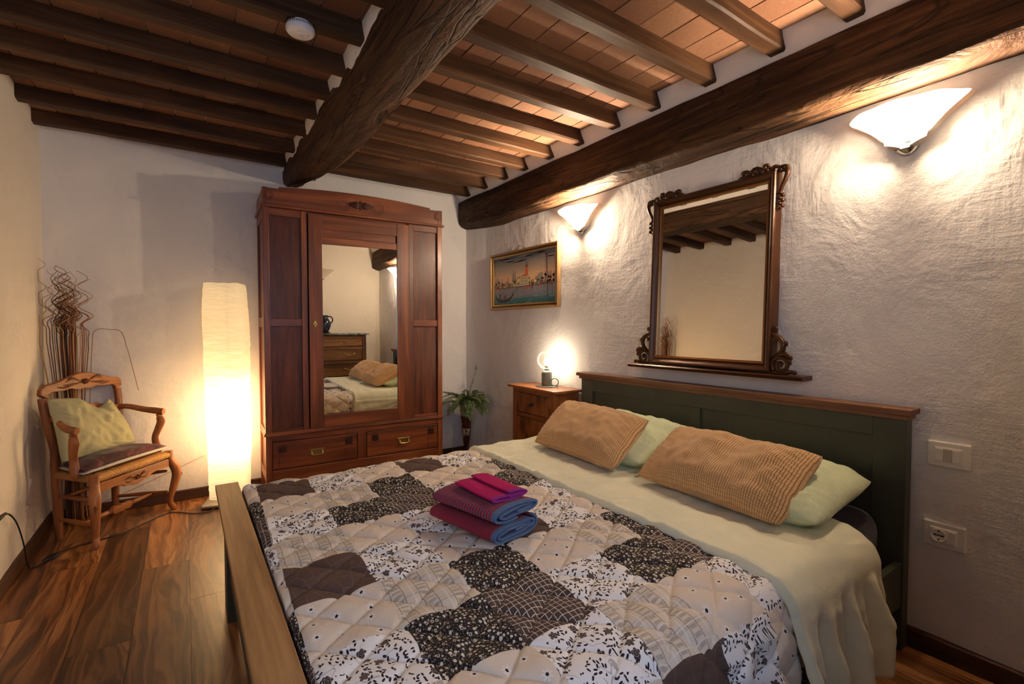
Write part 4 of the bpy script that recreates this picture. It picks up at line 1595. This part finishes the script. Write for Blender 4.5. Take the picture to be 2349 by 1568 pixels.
def pol(pts, c, lvl=0):
    """flat patch of paint; pts in picture coordinates (0..1 from the far edge, 0..1 up)"""
    b = len(pc.v)
    pc.v += [(PX - .0002 * lvl, py1 - (py1 - py0) * a, pz0 + (pz1 - pz0) * h) for a, h in pts]
    pc.f.append(tuple(range(b, b + len(pts))))
    pc.col[len(pc.f) - 1] = tuple(min(1, q * 2.1) for q in lin(*c)[:3]) + (1,)


def strip(h0, h1, c0, c1, n=10, lvl=0):
    for k in range(n):
        a, b = h0 + (h1 - h0) * k / n, h0 + (h1 - h0) * (k + 1) / n
        f = (k + .5) / n
        for m in range(8):
            w = .05 * nz(m * .7, k * .6, h0)
            cc = [max(0, min(255, c0[q] + (c1[q] - c0[q]) * f + 60 * w)) for q in range(3)]
            pol([(m / 8, a), ((m + 1) / 8, a), ((m + 1) / 8, b), (m / 8, b)], cc, lvl)


rnd = random.Random(5)
strip(.36, .62, (196, 164, 122), (178, 150, 118), 6)
strip(.62, 1.0, (174, 148, 118), (70, 82, 92), 10)
strip(0, .12, (36, 82, 84), (52, 104, 106), 4)
strip(.12, .36, (92, 108, 116), (122, 116, 118), 6)
for k in range(26):                                    # clouds and brush marks
    a, h, w = rnd.random(), .84 + .15 * rnd.random(), .06 + .12 * rnd.random()
    c = rnd.choice([(84, 92, 98), (104, 104, 100), (66, 76, 88), (124, 116, 104)])
    a = min(max(a, w), 1 - w)
    h = min(h, .97)
    pol([(a - w, h), (a - w * .4, h - .012), (a + w * .5, h - .008), (a + w, h + .006), (a + w * .2, h + .014)], c, 1)
for k in range(60):                                    # water strokes
    a, h, w = rnd.random(), .02 + .3 * rnd.random(), .02 + .05 * rnd.random()
    a = min(max(a, w), 1 - w)
    c = rnd.choice([(62, 120, 122), (98, 140, 138), (150, 160, 154), (84, 96, 108)]) if h < .16 else rnd.choice([(108, 116, 122), (132, 126, 126), (90, 100, 112)])
    pol([(a - w, h), (a, h - .006), (a + w, h), (a, h + .005)], c, 1)
for k in range(34):                                    # far skyline
    a = k / 33 * .96
    w = .035
    hh = .08 + .09 * rnd.random()
    c = rnd.choice([(176, 140, 96), (198, 170, 128), (150, 116, 82), (122, 112, 104), (96, 76, 62), (184, 152, 84)])
    pol([(a, .36), (min(1, a + w), .36), (min(1, a + w), .36 + hh), (a, .36 + hh)], c, 2)
    for q in range(3):
        pol([(a + .006 + .009 * q, .38), (a + .010 + .009 * q, .38), (a + .010 + .009 * q, .36 + hh * .6), (a + .006 + .009 * q, .36 + hh * .6)], (66, 52, 48), 3)
    if rnd.random() < .5:
        pol([(a, .36 + hh), (min(1, a + w), .36 + hh), (a + w / 2, .36 + hh + .04)], (150, 74, 44), 3)
for k in range(12):                                    # hazy right-hand buildings
    a = .74 + .25 * k / 12
    pol([(a, .38), (a + .03, .38), (a + .03, .52 + .08 * rnd.random()), (a + .008, .55 + .06 * rnd.random())], rnd.choice([(150, 140, 128), (168, 132, 102), (126, 126, 124), (184, 150, 108)]), 4)
for k in range(70):                                    # dabs of paint along the far shore
    a, h, w = .03 + .95 * rnd.random(), .37 + .17 * rnd.random() ** 1.5, .006 + .012 * rnd.random()
    a = min(a, .985 - w)
    pol([(a - w, h), (a, h - .022), (a + w, h - .004), (a + w * .5, h + .024), (a - w * .6, h + .018)], rnd.choice([(196, 164, 118), (150, 120, 88), (110, 96, 84), (168, 96, 62), (128, 122, 108), (88, 72, 62), (208, 184, 140)]), 4)
pol([(.47, .36), (.60, .36), (.60, .55), (.535, .585), (.47, .55)], (220, 186, 150), 5)      # palace
pol([(.465, .55), (.605, .55), (.535, .585)], (160, 76, 42), 6)
for r_ in range(3):
    for q in range(8):
        a = .478 + q * .0148
        h = .375 + r_ * .058
        pol([(a, h), (a + .007, h), (a + .007, h + .034), (a + .0035, h + .042), (a, h + .034)], (118, 72, 48), 6)
    pol([(.47, .425 + r_ * .058), (.60, .425 + r_ * .058), (.60, .431 + r_ * .058), (.47, .431 + r_ * .058)], (176, 116, 66), 6)
pol([(.30, .36), (.46, .36), (.46, .50), (.30, .47)], (204, 178, 134), 3)
for q in range(7):
    pol([(.32 + q * .02, .38), (.328 + q * .02, .38), (.328 + q * .02, .45), (.324 + q * .02, .465), (.32 + q * .02, .45)], (120, 90, 62), 4)
pol([(.556, .575), (.588, .575), (.588, .73), (.556, .73)], (190, 82, 42), 6)               # bell tower
pol([(.554, .73), (.590, .73), (.588, .765), (.556, .765)], (86, 66, 56), 6)
pol([(.554, .765), (.590, .765), (.572, .90)], (92, 108, 104), 6)
for a in (.335, .368):
    pol([(a, .46), (a + .022, .46), (a + .018, .62), (a + .011, .72), (a + .004, .62)], (104, 98, 90), 4)
pol([(.02, .45), (.10, .45), (.10, .50), (.075, .56), (.06, .61), (.045, .56), (.02, .50)], (136, 128, 110), 4)   # dome
pol([(0, .345), (1, .345), (1, .362), (0, .362)], (84, 56, 50), 5)                           # quay
for k in range(30):                                    # reflections
    a = rnd.random() * .97
    c = (176, 84, 48) if .55 < a < .62 else rnd.choice([(112, 84, 78), (146, 116, 98), (92, 78, 80)])
    pol([(a, .345), (a + .012, .345), (a + .006, .345 - (.05 + .10 * rnd.random()))], c, 5)
gd = [(.02, .235), (.05, .165), (.10, .125), (.18, .105), (.26, .125), (.32, .175), (.365, .27), (.35, .195), (.31, .115), (.25, .068), (.17, .045), (.09, .065), (.04, .13)]
pol(gd[:7] + gd[7:], (30, 24, 26), 7)
pol([(.105, .13), (.125, .13), (.125, .24), (.105, .24)], (40, 32, 34), 8)
pol([(.108, .24), (.124, .24), (.124, .275), (.108, .275)], (190, 150, 120), 8)
pol([(.18, .12), (.225, .12), (.215, .20), (.185, .19)], (116, 46, 36), 8)
pol([(.880, .11), (.888, .11), (.868, .90), (.860, .90)], (58, 46, 44), 8)
pol([(.850, .885), (.882, .885), (.876, .93), (.866, .91), (.856, .93)], (70, 48, 46), 8)
pol([(.945, .12), (.950, .12), (.945, .38), (.941, .38)], (70, 56, 54), 8)
t = NT('oil_paint')
vc = t.n('VertexColor', dict(layer_name='Col')).outputs[0]
o_ = t.obj()
pcol = t.mix(t.math('MULTIPLY', t.noise(t.map(o_, (1, 40, 90)), 1.0, 4, .6), .10), vc, (.10, .09, .085, 1))
M['oil'] = t.pbr(pcol, .42, t.bump(t.noise(o_, 130, 4), .25, .003), 0, .4)
build(pc, 'canvas', M['oil'], PT, fixn=False)
build(MB().box(XR - .0135, XR - .004, py0 - .01, py1 + .01, pz0 - .01, pz1 + .01), 'backing_board', GOLDD, PT)
build(MB().tube([(XR - .010, 3.36, 1.842), (XR - .006, 3.235, 1.886), (XR - .010, 3.11, 1.848)], .002, 6).ball((XR - .006, 3.235, 1.887), .004), 'hanging_cord', M['brass'], PT)

# ------------------------------------------------------------------ switch plates and smoke detector


def plate(label, y, z, kind):
    T = thing('light_switch' if kind == 'switch' else 'wall_socket', label, 'switch' if kind == 'switch' else 'socket', (XR, y, z), world=True)
    X = XR - .004
    build(MB().box(X - .010, X + .014, y - .060, y + .060, z - .046, z + .046), 'plate', M['white_plastic'], T, bev=.005, seg=3)
    build(MB().box(X - .014, X - .004, y - .038, y + .038, z - .027, z + .027), 'bezel', M['white_plastic'], T, bev=.002)
    if kind == 'switch':
        for k in (-1, 0, 1):
            o = build(MB().box(X - .0165 - (.001 if k == 0 else 0), X - .006, y + k * .0232 - .0112, y + k * .0232 + .0112, z - .0225, z + .0225), 'rocker', M['white_plastic'] if k else plain('greyer_plastic', lin(196, 188, 174), .35), T, bev=.0012)
    else:
        b = build(MB().lathe([(.0225, -.010), (.0225, -.0185), (.0205, -.0185), (.0185, -.0150), (.0, -.0150)], 30, (X, y + .0118, z), 'x', cap=False), 'socket_well', M['white_plastic'], T, smooth=40)
        ring = MB().tube([(X - .0190, y + .0118 + .021 * math.cos(a), z + .021 * math.sin(a)) for a in [PI + PI * k / 20 for k in range(21)]], .0018, 6)
        build(ring, 'socket_rim', M['white_plastic'], b, smooth=180)
        for (dy, dz, a, c) in ((.0095, 0, .005, .0025), (0, 0, .0025, .0025), (-.0095, 0, .005, .0025), (0, -.0165, .0025, .003), (0, .0165, .0025, .0025)):
            build(MB().box(X - .0162, X - .0148, y + .0118 + dy - a, y + .0118 + dy + a, z + dz - c, z + dz + c), 'contact_hole', M['black_plastic'], b)
        build(MB().box(X - .0165, X - .006, y - .0345, y - .0130, z - .0225, z + .0225), 'rocker', M['white_plastic'], T, bev=.0012)
    return T


plate('white triple light switch plate, above the wall socket', .533, .756, 'switch')
plate('white wall socket plate below the light switch', .540, .458, 'socket')

SD = thing('smoke_detector', 'round white smoke detector on the underside of a ceiling joist', 'smoke detector', (.399, 2.074, 2.418))
M['detector'] = plain('detector_plastic', lin(226, 220, 216), .4)
build(MB().lathe([(.040, .004), (.040, -.006), (.052, -.007), (.054, -.018), (.052, -.030), (.047, -.036), (.042, -.038), (.0, -.038)], 40, cap=False), 'housing', M['detector'], SD, smooth=40)
for k in range(44):
    a = 2 * PI * k / 44
    b = MB().box(-.0012, .0012, -.0008, .0008, -.0165, -.0085)
    b.map(lambda p: Matrix.Rotation(a, 3, 'Z') @ (p + Vector((0, -.0535, 0))))
    build(b, 'vent_slot', M['black_plastic'], SD)
build(MB().lathe([(.0125, -.037), (.0125, -.0392), (.011, -.0402), (.0, -.0402)], 24, cap=False), 'test_button', M['detector'], SD, smooth=40)
for dx in (.026, .030):
    build(MB().box(dx - .001, dx + .001, -.010, -.005, -.0386, -.0375), 'indicator_hole', M['black_plastic'], SD)

# ------------------------------------------------------------------ armchair in the corner
CHW = (lin(98, 52, 24), lin(150, 90, 46), lin(186, 122, 68))
M['chair_z'] = wood('cherry_z', *CHW, 'z', 1.3, .4, .6, .08, coat=.15, tint=.12)
M['chair_x'] = wood('cherry_x', *CHW, 'x', 1.3, .4, .6, .08, coat=.15, tint=.12)
M['chair_y'] = wood('cherry_y', *CHW, 'y', 1.3, .4, .6, .08, coat=.15, tint=.12)
M['chair_carved'] = wood('cherry_carving', lin(84, 44, 20), lin(132, 78, 40), lin(168, 106, 58), 'x', 1.3, .5, .5, .1)
AC = thing('armchair', 'carved cherry-wood armchair with rush seat in the corner', 'armchair', (-.410, 3.789, 0), R(53))

for s in (-1, 1):
    # cabriole front leg
    p = [(s * .270, -.180, .400), (s * .272, -.184, .345), (s * .292, -.204, .290), (s * .298, -.210, .235), (s * .286, -.198, .160), (s * .274, -.186, .095), (s * .272, -.184, .055), (s * .280, -.194, .026), (s * .286, -.200, .010)]
    lg_ = build(MB().tube(spline(p, 5), lerpl([.024, .024, .029, .027, .022, .018, .0165, .019, .015], 5), 12), 'leg', M['chair_z'], AC, smooth=60)
    kn = MB()
    for k in range(5):
        a = R(-50 + 25 * k)
        kn.tube([(s * (.300 + .012 * math.sin(a)), -.226, .262), (s * (.303 + .020 * math.sin(a)), -.229, .236), (s * (.300 + .012 * math.sin(a)), -.222, .20)], [.003, .006, .002], 6)
    build(kn, 'carved_knee', M['chair_carved'], lg_, smooth=60)
    build(MB().lathe([(.010, 0), (.014, .004), (.013, .012), (.008, .02)], 14, (s * .286, -.200, 0)), 'foot', M['chair_z'], lg_, smooth=50)
    # back leg that runs up into the back post
    p = [(s * .185, .118, 0), (s * .186, .119, .05), (s * .190, .120, .20), (s * .195, .120, .42), (s * .203, .112, .52), (s * .224, .115, .63), (s * .238, .128, .74), (s * .240, .138, .82)]
    build(MB().tube(spline(p, 5), lerpl([.014, .019, .022, .023, .021, .021, .020, .021], 5), 10), 'leg', M['chair_z'], AC, smooth=60)
    # arm and its support
    a_ = [(s * .222, .112, .700), (s * .240, .060, .700), (s * .275, -.010, .676), (s * .300, -.075, .662), (s * .305, -.125, .655)]
    ar = build(MB().tube(spline(a_, 6), lerpl([.016, .017, .019, .022, .021], 6), 10, flat=.8), 'arm', M['chair_y'], AC, smooth=60)
    build(MB().lathe([(.013, .612), (.018, .618), (.014, .624), (.020, .632), (.015, .640)], 16, (s * .300, -.098, 0)), 'collar', M['chair_z'], ar, smooth=60)
    q = [(s * .300, -.098, .618), (s * .304, -.106, .590), (s * .296, -.092, .540), (s * .284, -.080, .490), (s * .286, -.086, .440), (s * .292, -.096, .410), (s * .290, -.094, .385)]
    build(MB().tube(spline(q, 5), lerpl([.022, .028, .024, .022, .026, .023, .014], 5), 8, flat=.72, up=(0, 1, 0)), 'arm_support', M['chair_z'], AC, smooth=50)
    # side stretchers
    for (za, zb) in ((.265, .255), (.125, .120)):
        build(MB().tube([(s * .272, -.165, za), (s * .245, -.08, (za + zb) / 2), (s * .228, -.02, (za + zb) / 2), (s * .190, .105, zb)], [.009, .014, .014, .009], 10), 'stretcher', M['chair_y'], AC, smooth=60)
# crest rail
top = [(-.262, .838), (-.258, .872), (-.235, .893), (-.19, .900), (-.14, .912), (-.115, .922), (-.105, .918), (-.085, .930), (-.04, .943), (0, .947), (.04, .943), (.085, .930), (.105, .918), (.115, .922), (.14, .912), (.19, .900), (.235, .893), (.258, .872), (.262, .838)]
bot = [(.220, .815), (.214, .838), (.195, .850), (.12, .852), (.085, .858), (.06, .850), (.03, .846), (0, .850), (-.03, .846), (-.06, .850), (-.085, .858), (-.12, .852), (-.195, .850), (-.214, .838), (-.220, .815)]
crb = MB().prism(top + bot, .122, .150)
crest = build(crb, 'crest_rail', M['chair_x'], AC, bev=.006, seg=3)
cvg = MB()
for k in range(6):
    a = 2 * PI * k / 6 + .3
    cvg.tube([(.004 * math.cos(a), .121, .893 + .004 * math.sin(a)), (.016 * math.cos(a), .115, .893 + .012 * math.sin(a)), (.026 * math.cos(a), .121, .893 + .018 * math.sin(a))], [.002, .007, .002], 6)
cvg.ball((0, .116, .893), .006)
for s in (-1, 1):
    for (x0, z0, x1, z1, x2, z2) in ((.03, .896, .07, .915, .12, .900), (.03, .888, .08, .880, .135, .884), (.05, .905, .09, .922, .10, .905), (.06, .885, .12, .868, .17, .875)):
        cvg.tube(spline([(s * x0, .121, z0), (s * x1, .117, z1), (s * x2, .121, z2)], 5), lerpl([.002, .0065, .0015], 5), 6)
build(cvg, 'carved_flower', M['chair_carved'], crest, smooth=60)
lo = [(-.226, .716), (-.15, .728), (-.09, .742), (-.07, .752), (-.055, .747), (0, .762), (.055, .747), (.07, .752), (.09, .742), (.15, .728), (.226, .716), (.218, .672), (.12, .680), (.05, .694), (0, .688), (-.05, .694), (-.12, .680), (-.218, .672)]
build(MB().prism(lo, .108, .130), 'back_rail', M['chair_x'], AC, bev=.005, seg=2)
# scalloped front apron
ap = [(-.255, .352), (.255, .352), (.255, .300), (.20, .300), (.15, .304), (.11, .296), (.085, .282), (.05, .280), (.03, .272), (0, .268), (-.03, .272), (-.05, .280), (-.085, .282), (-.11, .296), (-.15, .304), (-.20, .300), (-.255, .300)]
apr = build(MB().prism(ap, -.196, -.176), 'apron', M['chair_x'], AC, bev=.004)
cvg = MB()
for k in range(5):
    a = 2 * PI * k / 5 + .3
    cvg.tube([(0, -.197, .312), (.012 * math.cos(a), -.203, .312 + .010 * math.sin(a)), (.020 * math.cos(a), -.197, .312 + .015 * math.sin(a))], [.002, .0065, .002], 6)
for s in (-1, 1):
    cvg.tube(spline([(s * .02, -.197, .312), (s * .05, -.202, .328), (s * .09, -.197, .318)], 5), lerpl([.002, .006, .0015], 5), 6)
    cvg.tube(spline([(s * .02, -.197, .306), (s * .055, -.202, .300), (s * .085, -.197, .308)], 5), lerpl([.002, .005, .0015], 5), 6)
build(cvg, 'carved_flower', M['chair_carved'], apr, smooth=60)
build(MB().tube([(-.185, .118, .235), (0, .118, .237), (.185, .118, .235)], [.009, .013, .009], 10), 'stretcher', M['chair_x'], AC, smooth=60)
build(MB().tube([(-.185, .118, .365), (.185, .118, .365)], .012, 10), 'seat_rail', M['chair_x'], AC, smooth=60)
# carved cross stretcher between the side stretchers
hx = [(.245, .006), (.17, .012), (.10, .015), (.088, .010), (.080, .017), (.066, .010)]
hx = [(-a, r) for a, r in hx] + hx[::-1]
cs = MB().tube([(a, -.085, .122) for a, r in hx], [r for a, r in hx], 12)
st_ = build(cs, 'stretcher', M['chair_x'], AC, smooth=60)
build(MB().prism([(-.070, .110), (-.055, .098), (-.02, .102), (0, .096), (.02, .102), (.055, .098), (.070, .110), (.070, .134), (.055, .146), (.02, .142), (0, .148), (-.02, .142), (-.055, .146), (-.070, .134)], -.100, -.072), 'carved_plaque', M['chair_carved'], st_, bev=.005)


def rush():
    t = NT('woven_rush')
    uv = t.uv()
    s = t.n('SeparateXYZ', Vector=uv)
    w = t.math('MULTIPLY', t.noise(uv, 30, 2), .006)
    st = t.math('ABSOLUTE', t.math('SINE', t.math('MULTIPLY', t.math('ADD', s.outputs[0], w), 3.14159 / .009)))
    n = t.noise(t.map(uv, (200, 12, 1)), 1.0, 3)
    h = t.math('ADD', t.math('POWER', st, .5), t.math('MULTIPLY', n, .5))
    col = t.ramp(t.math('MULTIPLY', h, .75), [(.15, lin(70, 40, 16)), (.5, lin(160, 108, 54)), (.95, lin(204, 152, 88))])
    return t.pbr(col, .55, t.bump(h, .8, .005), 0, .3)


M['rush'] = rush()


# rush seat: four woven wedges wrapped over the rails
def wedge(a, b, c, nrm):
    """wedge from rail a-b to the centre line c; strands run across the rail"""
    mb = MB()
    a, b = Vector(a), Vector(b)
    c0, c1 = Vector(c[0]), Vector(c[1])
    nrm = Vector(nrm)
    L = (b - a).length
    prof = [(-.0, -.022), (.012, -.020), (.020, -.010), (.022, .0), (.018, .012), (.008, .018), (-.006, .020)]

    def fn(u, v):
        e = a + (b - a) * u
        d = c0 + (c1 - c0) * u
        k = v * 10
        if k <= 6:
            o_, z = prof[int(round(k))]
            p = e + nrm * o_ + Vector((0, 0, z))
        else:
            f = (k - 6) / 4
            p = e + nrm * -.006 + Vector((0, 0, .020))
            q = d + Vector((0, 0, .012))
            p = p + (q - p) * f
        return p + Vector((0, 0, .0015 * math.sin(u * L / .009 * PI)))
    mb.grid(fn, 60, 10, lambda u, v: (u * L, v * .15))
    return mb


zs = .378
fa, fb, ba, bb = (-.262, -.180, zs), (.262, -.180, zs), (-.190, .118, zs), (.190, .118, zs)
cA, cB = (-.12, -.03, zs), (.12, -.03, zs)
st0 = build(wedge(fa, fb, (cA, cB), (0, -1, 0)), 'rush_seat', M['rush'], AC, smooth=60)
for a, b, c, n in ((fb, bb, (cB, cB), (.97, .23, 0)), (bb, ba, (cB, cA), (0, 1, 0)), (ba, fa, (cA, cA), (-.97, .23, 0))):
    build(wedge(a, b, c, n), 'rush_weave', M['rush'], st0, smooth=60)

# cushion and seat pad on the armchair
Mx = Matrix.Translation(AC.location) @ Matrix.Rotation(R(53), 4, 'Z')


def L2W(*p):
    return Mx @ Vector(p)


def velvet():
    t = NT('plum_velvet')
    o = t.obj()
    n = t.noise(t.map(o, (1, 1, 2)), 9, 4, .6, 1.4)
    col = t.ramp(n, [(.35, lin(40, 14, 22)), (.55, lin(72, 30, 38)), (.72, lin(116, 66, 66))])
    return t.pbr(col, .7, t.bump(n, .3, .01), 0, .2, sheen=.25)


M['velvet'] = velvet()
M['fleece'] = plain('white_fleece', lin(206, 198, 190), .95, 0, .1, .9, 240)
M['chair_green'] = fabric('khaki_green_cotton', lin(172, 168, 132), .85, .3)
pad = thing('seat_pad', 'plum velvet seat pad with white fleece underside on the armchair', 'seat pad', L2W(0, 0, .40), R(53))
pz = .012
pdm = pillow((-.315, -.150, pz + .016), (.295, -.170, pz + .02), (.235, .085, pz + .03), (-.215, .085, pz + .03), .085, 2.2, .006, .012, 36, (0, 0, 1), flatback=.1)
build(pdm, 'velvet_top', M['velvet'], pad, smooth=180)
pdf = pillow((-.322, -.162, pz + .004), (.302, -.182, pz + .008), (.240, .092, pz + .014), (-.220, .092, pz + .014), .040, 6.2, .004, .010, 30, (0, 0, 1), flatback=.8)
build(pdf, 'fleece_underside', M['fleece'], pad, smooth=180)


def fold(u, v):
    # crumpled notch in the middle of the upper edge
    return .030 * math.exp(-((u - .70) / .10) ** 2 - ((v - .80) / .16) ** 2) - .045 * math.exp(-((u - .54) / .10) ** 2 - ((v - .98) / .30) ** 2) + .014 * math.sin(7 * (u + v * .7)) * v


cc = [L2W(-.285, -.005, .462), L2W(.245, .005, .462), L2W(.125, .085, .805), L2W(-.290, .060, .832)]
gcu = pillow(*cc, .125, 9.4, .016, .012, 56, L2W(0, -1, .3) - L2W(0, 0, 0), dent=fold, flatback=.4)
# let the middle of the upper edge slump
n_ = 57


def slump(p):
    q = Mx.inverted() @ p
    k = max(0, (q.z - .62) / .2)
    dz = -.085 * k * math.exp(-((q.x - .035) / .085) ** 2)
    return p + Vector((0, 0, dz))


gcu.map(slump)
tag(build(gcu, 'cushion', M['chair_green'], smooth=180), 'crumpled khaki green cushion propped in the corner armchair', 'cushion')

# ------------------------------------------------------------------ willow twigs behind the armchair
WL = thing('willow_twigs', 'bundle of dry curly willow twigs standing in the corner behind the armchair', 'dried branches', (-.575, 3.955, 0), world=True)
TW = [plain('twig_red', lin(138, 78, 46), .6), plain('twig_tan', lin(176, 130, 82), .6), plain('twig_dark', lin(76, 46, 29), .6)]
rw = random.Random(11)
for k in range(64):
    bx, by = -.585 + rw.gauss(0, .034), 3.955 + rw.gauss(0, .026)
    by = min(by, 4.045)
    bx = max(bx, -.67)
    tx, ty = bx + rw.gauss(-.010, .025), by + rw.gauss(-.004, .014)
    top_ = rw.uniform(1.25, 1.62)
    zw = rw.uniform(1.14, 1.24)
    amp = rw.uniform(.018, .042)
    ph = rw.choice((0, .9, 1.8)) + rw.gauss(0, .5)
    wl = rw.uniform(.112, .132)
    dirx, diry = math.cos(rw.gauss(0, .5)), math.sin(rw.gauss(0, .5)) * .5
    pts = []
    for i in range(15):
        z = .02 + (zw - .02) * i / 15
        f = i / 15
        sw = .02 * math.sin(f * 3.0 + k)
        pinch = 1 - .25 * math.sin(PI * f)
        pts.append((-.575 + (bx + (tx - bx) * f + .575) * pinch + sw * .3, by + (ty - by) * f, z))
    lx, ly = pts[-1][0], pts[-1][1]
    n = int((top_ - zw) / .008)
    for i in range(n):
        z = zw + (top_ - zw) * i / max(n - 1, 1)
        f = min(1, (z - zw) / .08)
        ss = math.sin(2 * PI * (z - 1.16) / wl + ph)
        px_, py_ = lx + amp * f * ss * dirx , ly + amp * f * ss * diry
        pts.append((max(px_, -.702), min(py_, 4.075), z))
    build(MB().tube(pts, [.0034 - .0022 * i / len(pts) for i in range(len(pts))], 5), 'twig', TW[k % 3], WL, smooth=180)
# two strays
build(MB().tube(spline([(-.55, 3.99, .02), (-.52, 4.02, .5), (-.49, 4.03, 1.1), (-.47, 4.03, 1.20), (-.40, 4.03, 1.205), (-.345, 4.03, 1.19), (-.315, 4.03, 1.08), (-.28, 4.03, .90), (-.262, 4.035, .80)], 8), .0016, 5), 'twig', TW[0], WL, smooth=180)
build(MB().tube(spline([(-.62, 4.0, .04), (-.50, 4.035, .07), (-.2, 4.045, .18), (.10, 4.045, .305)], 8), .0018, 5), 'twig', TW[1], WL, smooth=180)

# ------------------------------------------------------------------ fern on its wire stand
FN = thing('potted_fern', 'green fern in a tall slender woven planter on wire legs in the corner', 'plant', (2.150, 3.905, 0), world=True)
FXc, FYc = 2.150, 3.905


def wicker():
    t = NT('brown_woven_planter')
    o = t.obj()
    s = t.n('SeparateXYZ', Vector=o)
    a = t.math('SINE', t.math('MULTIPLY', s.outputs[2], 500))
    st = t.noise(t.map(o, (60, 60, 4)), 1.0, 3)
    col = t.ramp(st, [(.3, lin(46, 18, 12)), (.7, lin(104, 48, 30))])
    return t.pbr(col, .45, t.bump(a, .2, .002))


def tapestry():
    t = NT('patterned_band')
    o = t.obj()
    v = t.n('TexVoronoi', Vector=o, Scale=60.0)
    col = t.mix(t.math('LESS_THAN', v.outputs['Distance'], .38), lin(206, 182, 148), lin(66, 40, 28))
    return t.pbr(col, .8)


M['wicker'], M['tapestry'] = wicker(), tapestry()


def rad(z):
    return .014 + (.062 - .014) * ((z - .085) / (.50 - .085)) ** .9


def ringp(z0, z1, n=5):
    return [(rad(z0 + (z1 - z0) * k / n), z0 + (z1 - z0) * k / n) for k in range(n + 1)]


pl_ = build(MB().lathe([(.004, .085)] + ringp(.086, .215) + ringp(.2151, .216), 24, (FXc, FYc, 0)), 'planter', M['wicker'], FN, smooth=50)
build(MB().lathe([(r + .001, z) for r, z in ringp(.216, .285)], 24, (FXc, FYc, 0), cap=False), 'patterned_band', M['tapestry'], pl_, smooth=60)
build(MB().lathe(ringp(.285, .40), 24, (FXc, FYc, 0), cap=False), 'woven_band', M['wicker'], pl_, smooth=60)
build(MB().lathe([(r + .001, z) for r, z in ringp(.40, .50)] + [(.058, .50), (.056, .49), (.0, .488)], 24, (FXc, FYc, 0), cap=False), 'patterned_band', M['tapestry'], pl_, smooth=60)
M['iron'] = plain('black_iron_wire', lin(26, 22, 20), .5, .6)
for k in range(4):
    a = PI / 4 + k * PI / 2 + .2
    ca, sa = math.cos(a), math.sin(a)
    build(MB().tube(spline([(FXc + ca * .042, FYc + sa * .042, .30), (FXc + ca * .034, FYc + sa * .034, .20), (FXc + ca * .020, FYc + sa * .020, .11), (FXc + ca * .035, FYc + sa * .035, .05), (FXc + ca * .060, FYc + sa * .060, .004)], 6), .0028, 6), 'wire_leg', M['iron'], FN, smooth=180)


def leafm():
    t = NT('fern_green')
    r = t.n('ObjectInfo').outputs['Random']
    c = t.ramp(r, [(0, lin(80, 102, 52)), (.5, lin(106, 126, 68)), (1, lin(132, 146, 88))])
    c = t.mix(t.math('MULTIPLY', t.noise(t.obj(), 30, 3), .6), c, lin(54, 74, 36))
    return t.pbr(c, .5, None, 0, .35)


M['fern'] = leafm()
rf = random.Random(3)


def frond(az, L, rise, droop, seed):
    mb = MB()
    n = 40
    pts = []
    r = random.Random(seed)
    curl = r.uniform(-.35, .35)
    cur = Vector((FXc, FYc, .485))
    for i in range(n + 1):
        f = i / n
        e = R(rise - droop * f)
        a = az + curl * f * f
        pts.append(cur.copy())
        cur = cur + Vector((math.cos(e) * math.cos(a), math.cos(e) * math.sin(a), math.sin(e))) * (L / n)
    for p in pts:
        p.x = min(p.x, XR - .065)
        p.y = min(p.y, YB - .06)
    mb.tube(pts, [.0016 - .001 * i / n for i in range(n + 1)], 5)
    for i in range(2, n + 1):
        f = i / n
        tg = (pts[i] - pts[i - 1]).normalized()
        sd_ = tg.cross(Vector((0, 0, 1)))
        sd_ = sd_.normalized() if sd_.length > .05 else Vector((1, 0, 0))
        up = sd_.cross(tg)
        ll = .054 * math.sin(PI * min(1, f * .80 + .22)) ** .8 * (.85 + .3 * r.random()) + .006
        for s in (-1, 1):
            b = pts[i]
            dv = (sd_ * s + tg * .35 + up * r.uniform(-.35, .1)).normalized()
            w = .0046
            tip = b + dv * ll
            m1 = b + dv * ll * .35
            mb.add([b, m1 + tg * w + up * .002, tip, m1 - tg * w + up * .002], [(0, 1, 2, 3)])
    return mb


for k, (az, L, rise, droop) in enumerate(((170, .30, 62, 78), (186, .32, 55, 62), (200, .31, 60, 105), (214, .30, 48, 95), (228, .29, 66, 110), (242, .31, 54, 110), (256, .28, 60, 120), (270, .29, 48, 100), (284, .31, 56, 92), (298, .30, 50, 88), (312, .27, 58, 100), (326, .26, 50, 90), (180, .22, 78, 90), (222, .23, 80, 110), (262, .22, 76, 110), (300, .24, 80, 100), (322, .33, 80, 12), (205, .26, 35, 90), (248, .25, 30, 100), (290, .26, 34, 90), (150, .20, 66, 70), (340, .20, 70, 60), (236, .18, 85, 60), (193, .27, 70, 100), (207, .24, 52, 120), (235, .26, 40, 105), (264, .27, 66, 105), (277, .25, 44, 115), (305, .28, 64, 95), (318, .24, 40, 95), (178, .26, 45, 90))):
    build(frond(R(az), L * 1.22, rise, droop, k * 7 + 3), 'frond', M['fern'], FN, smooth=None, fixn=False)
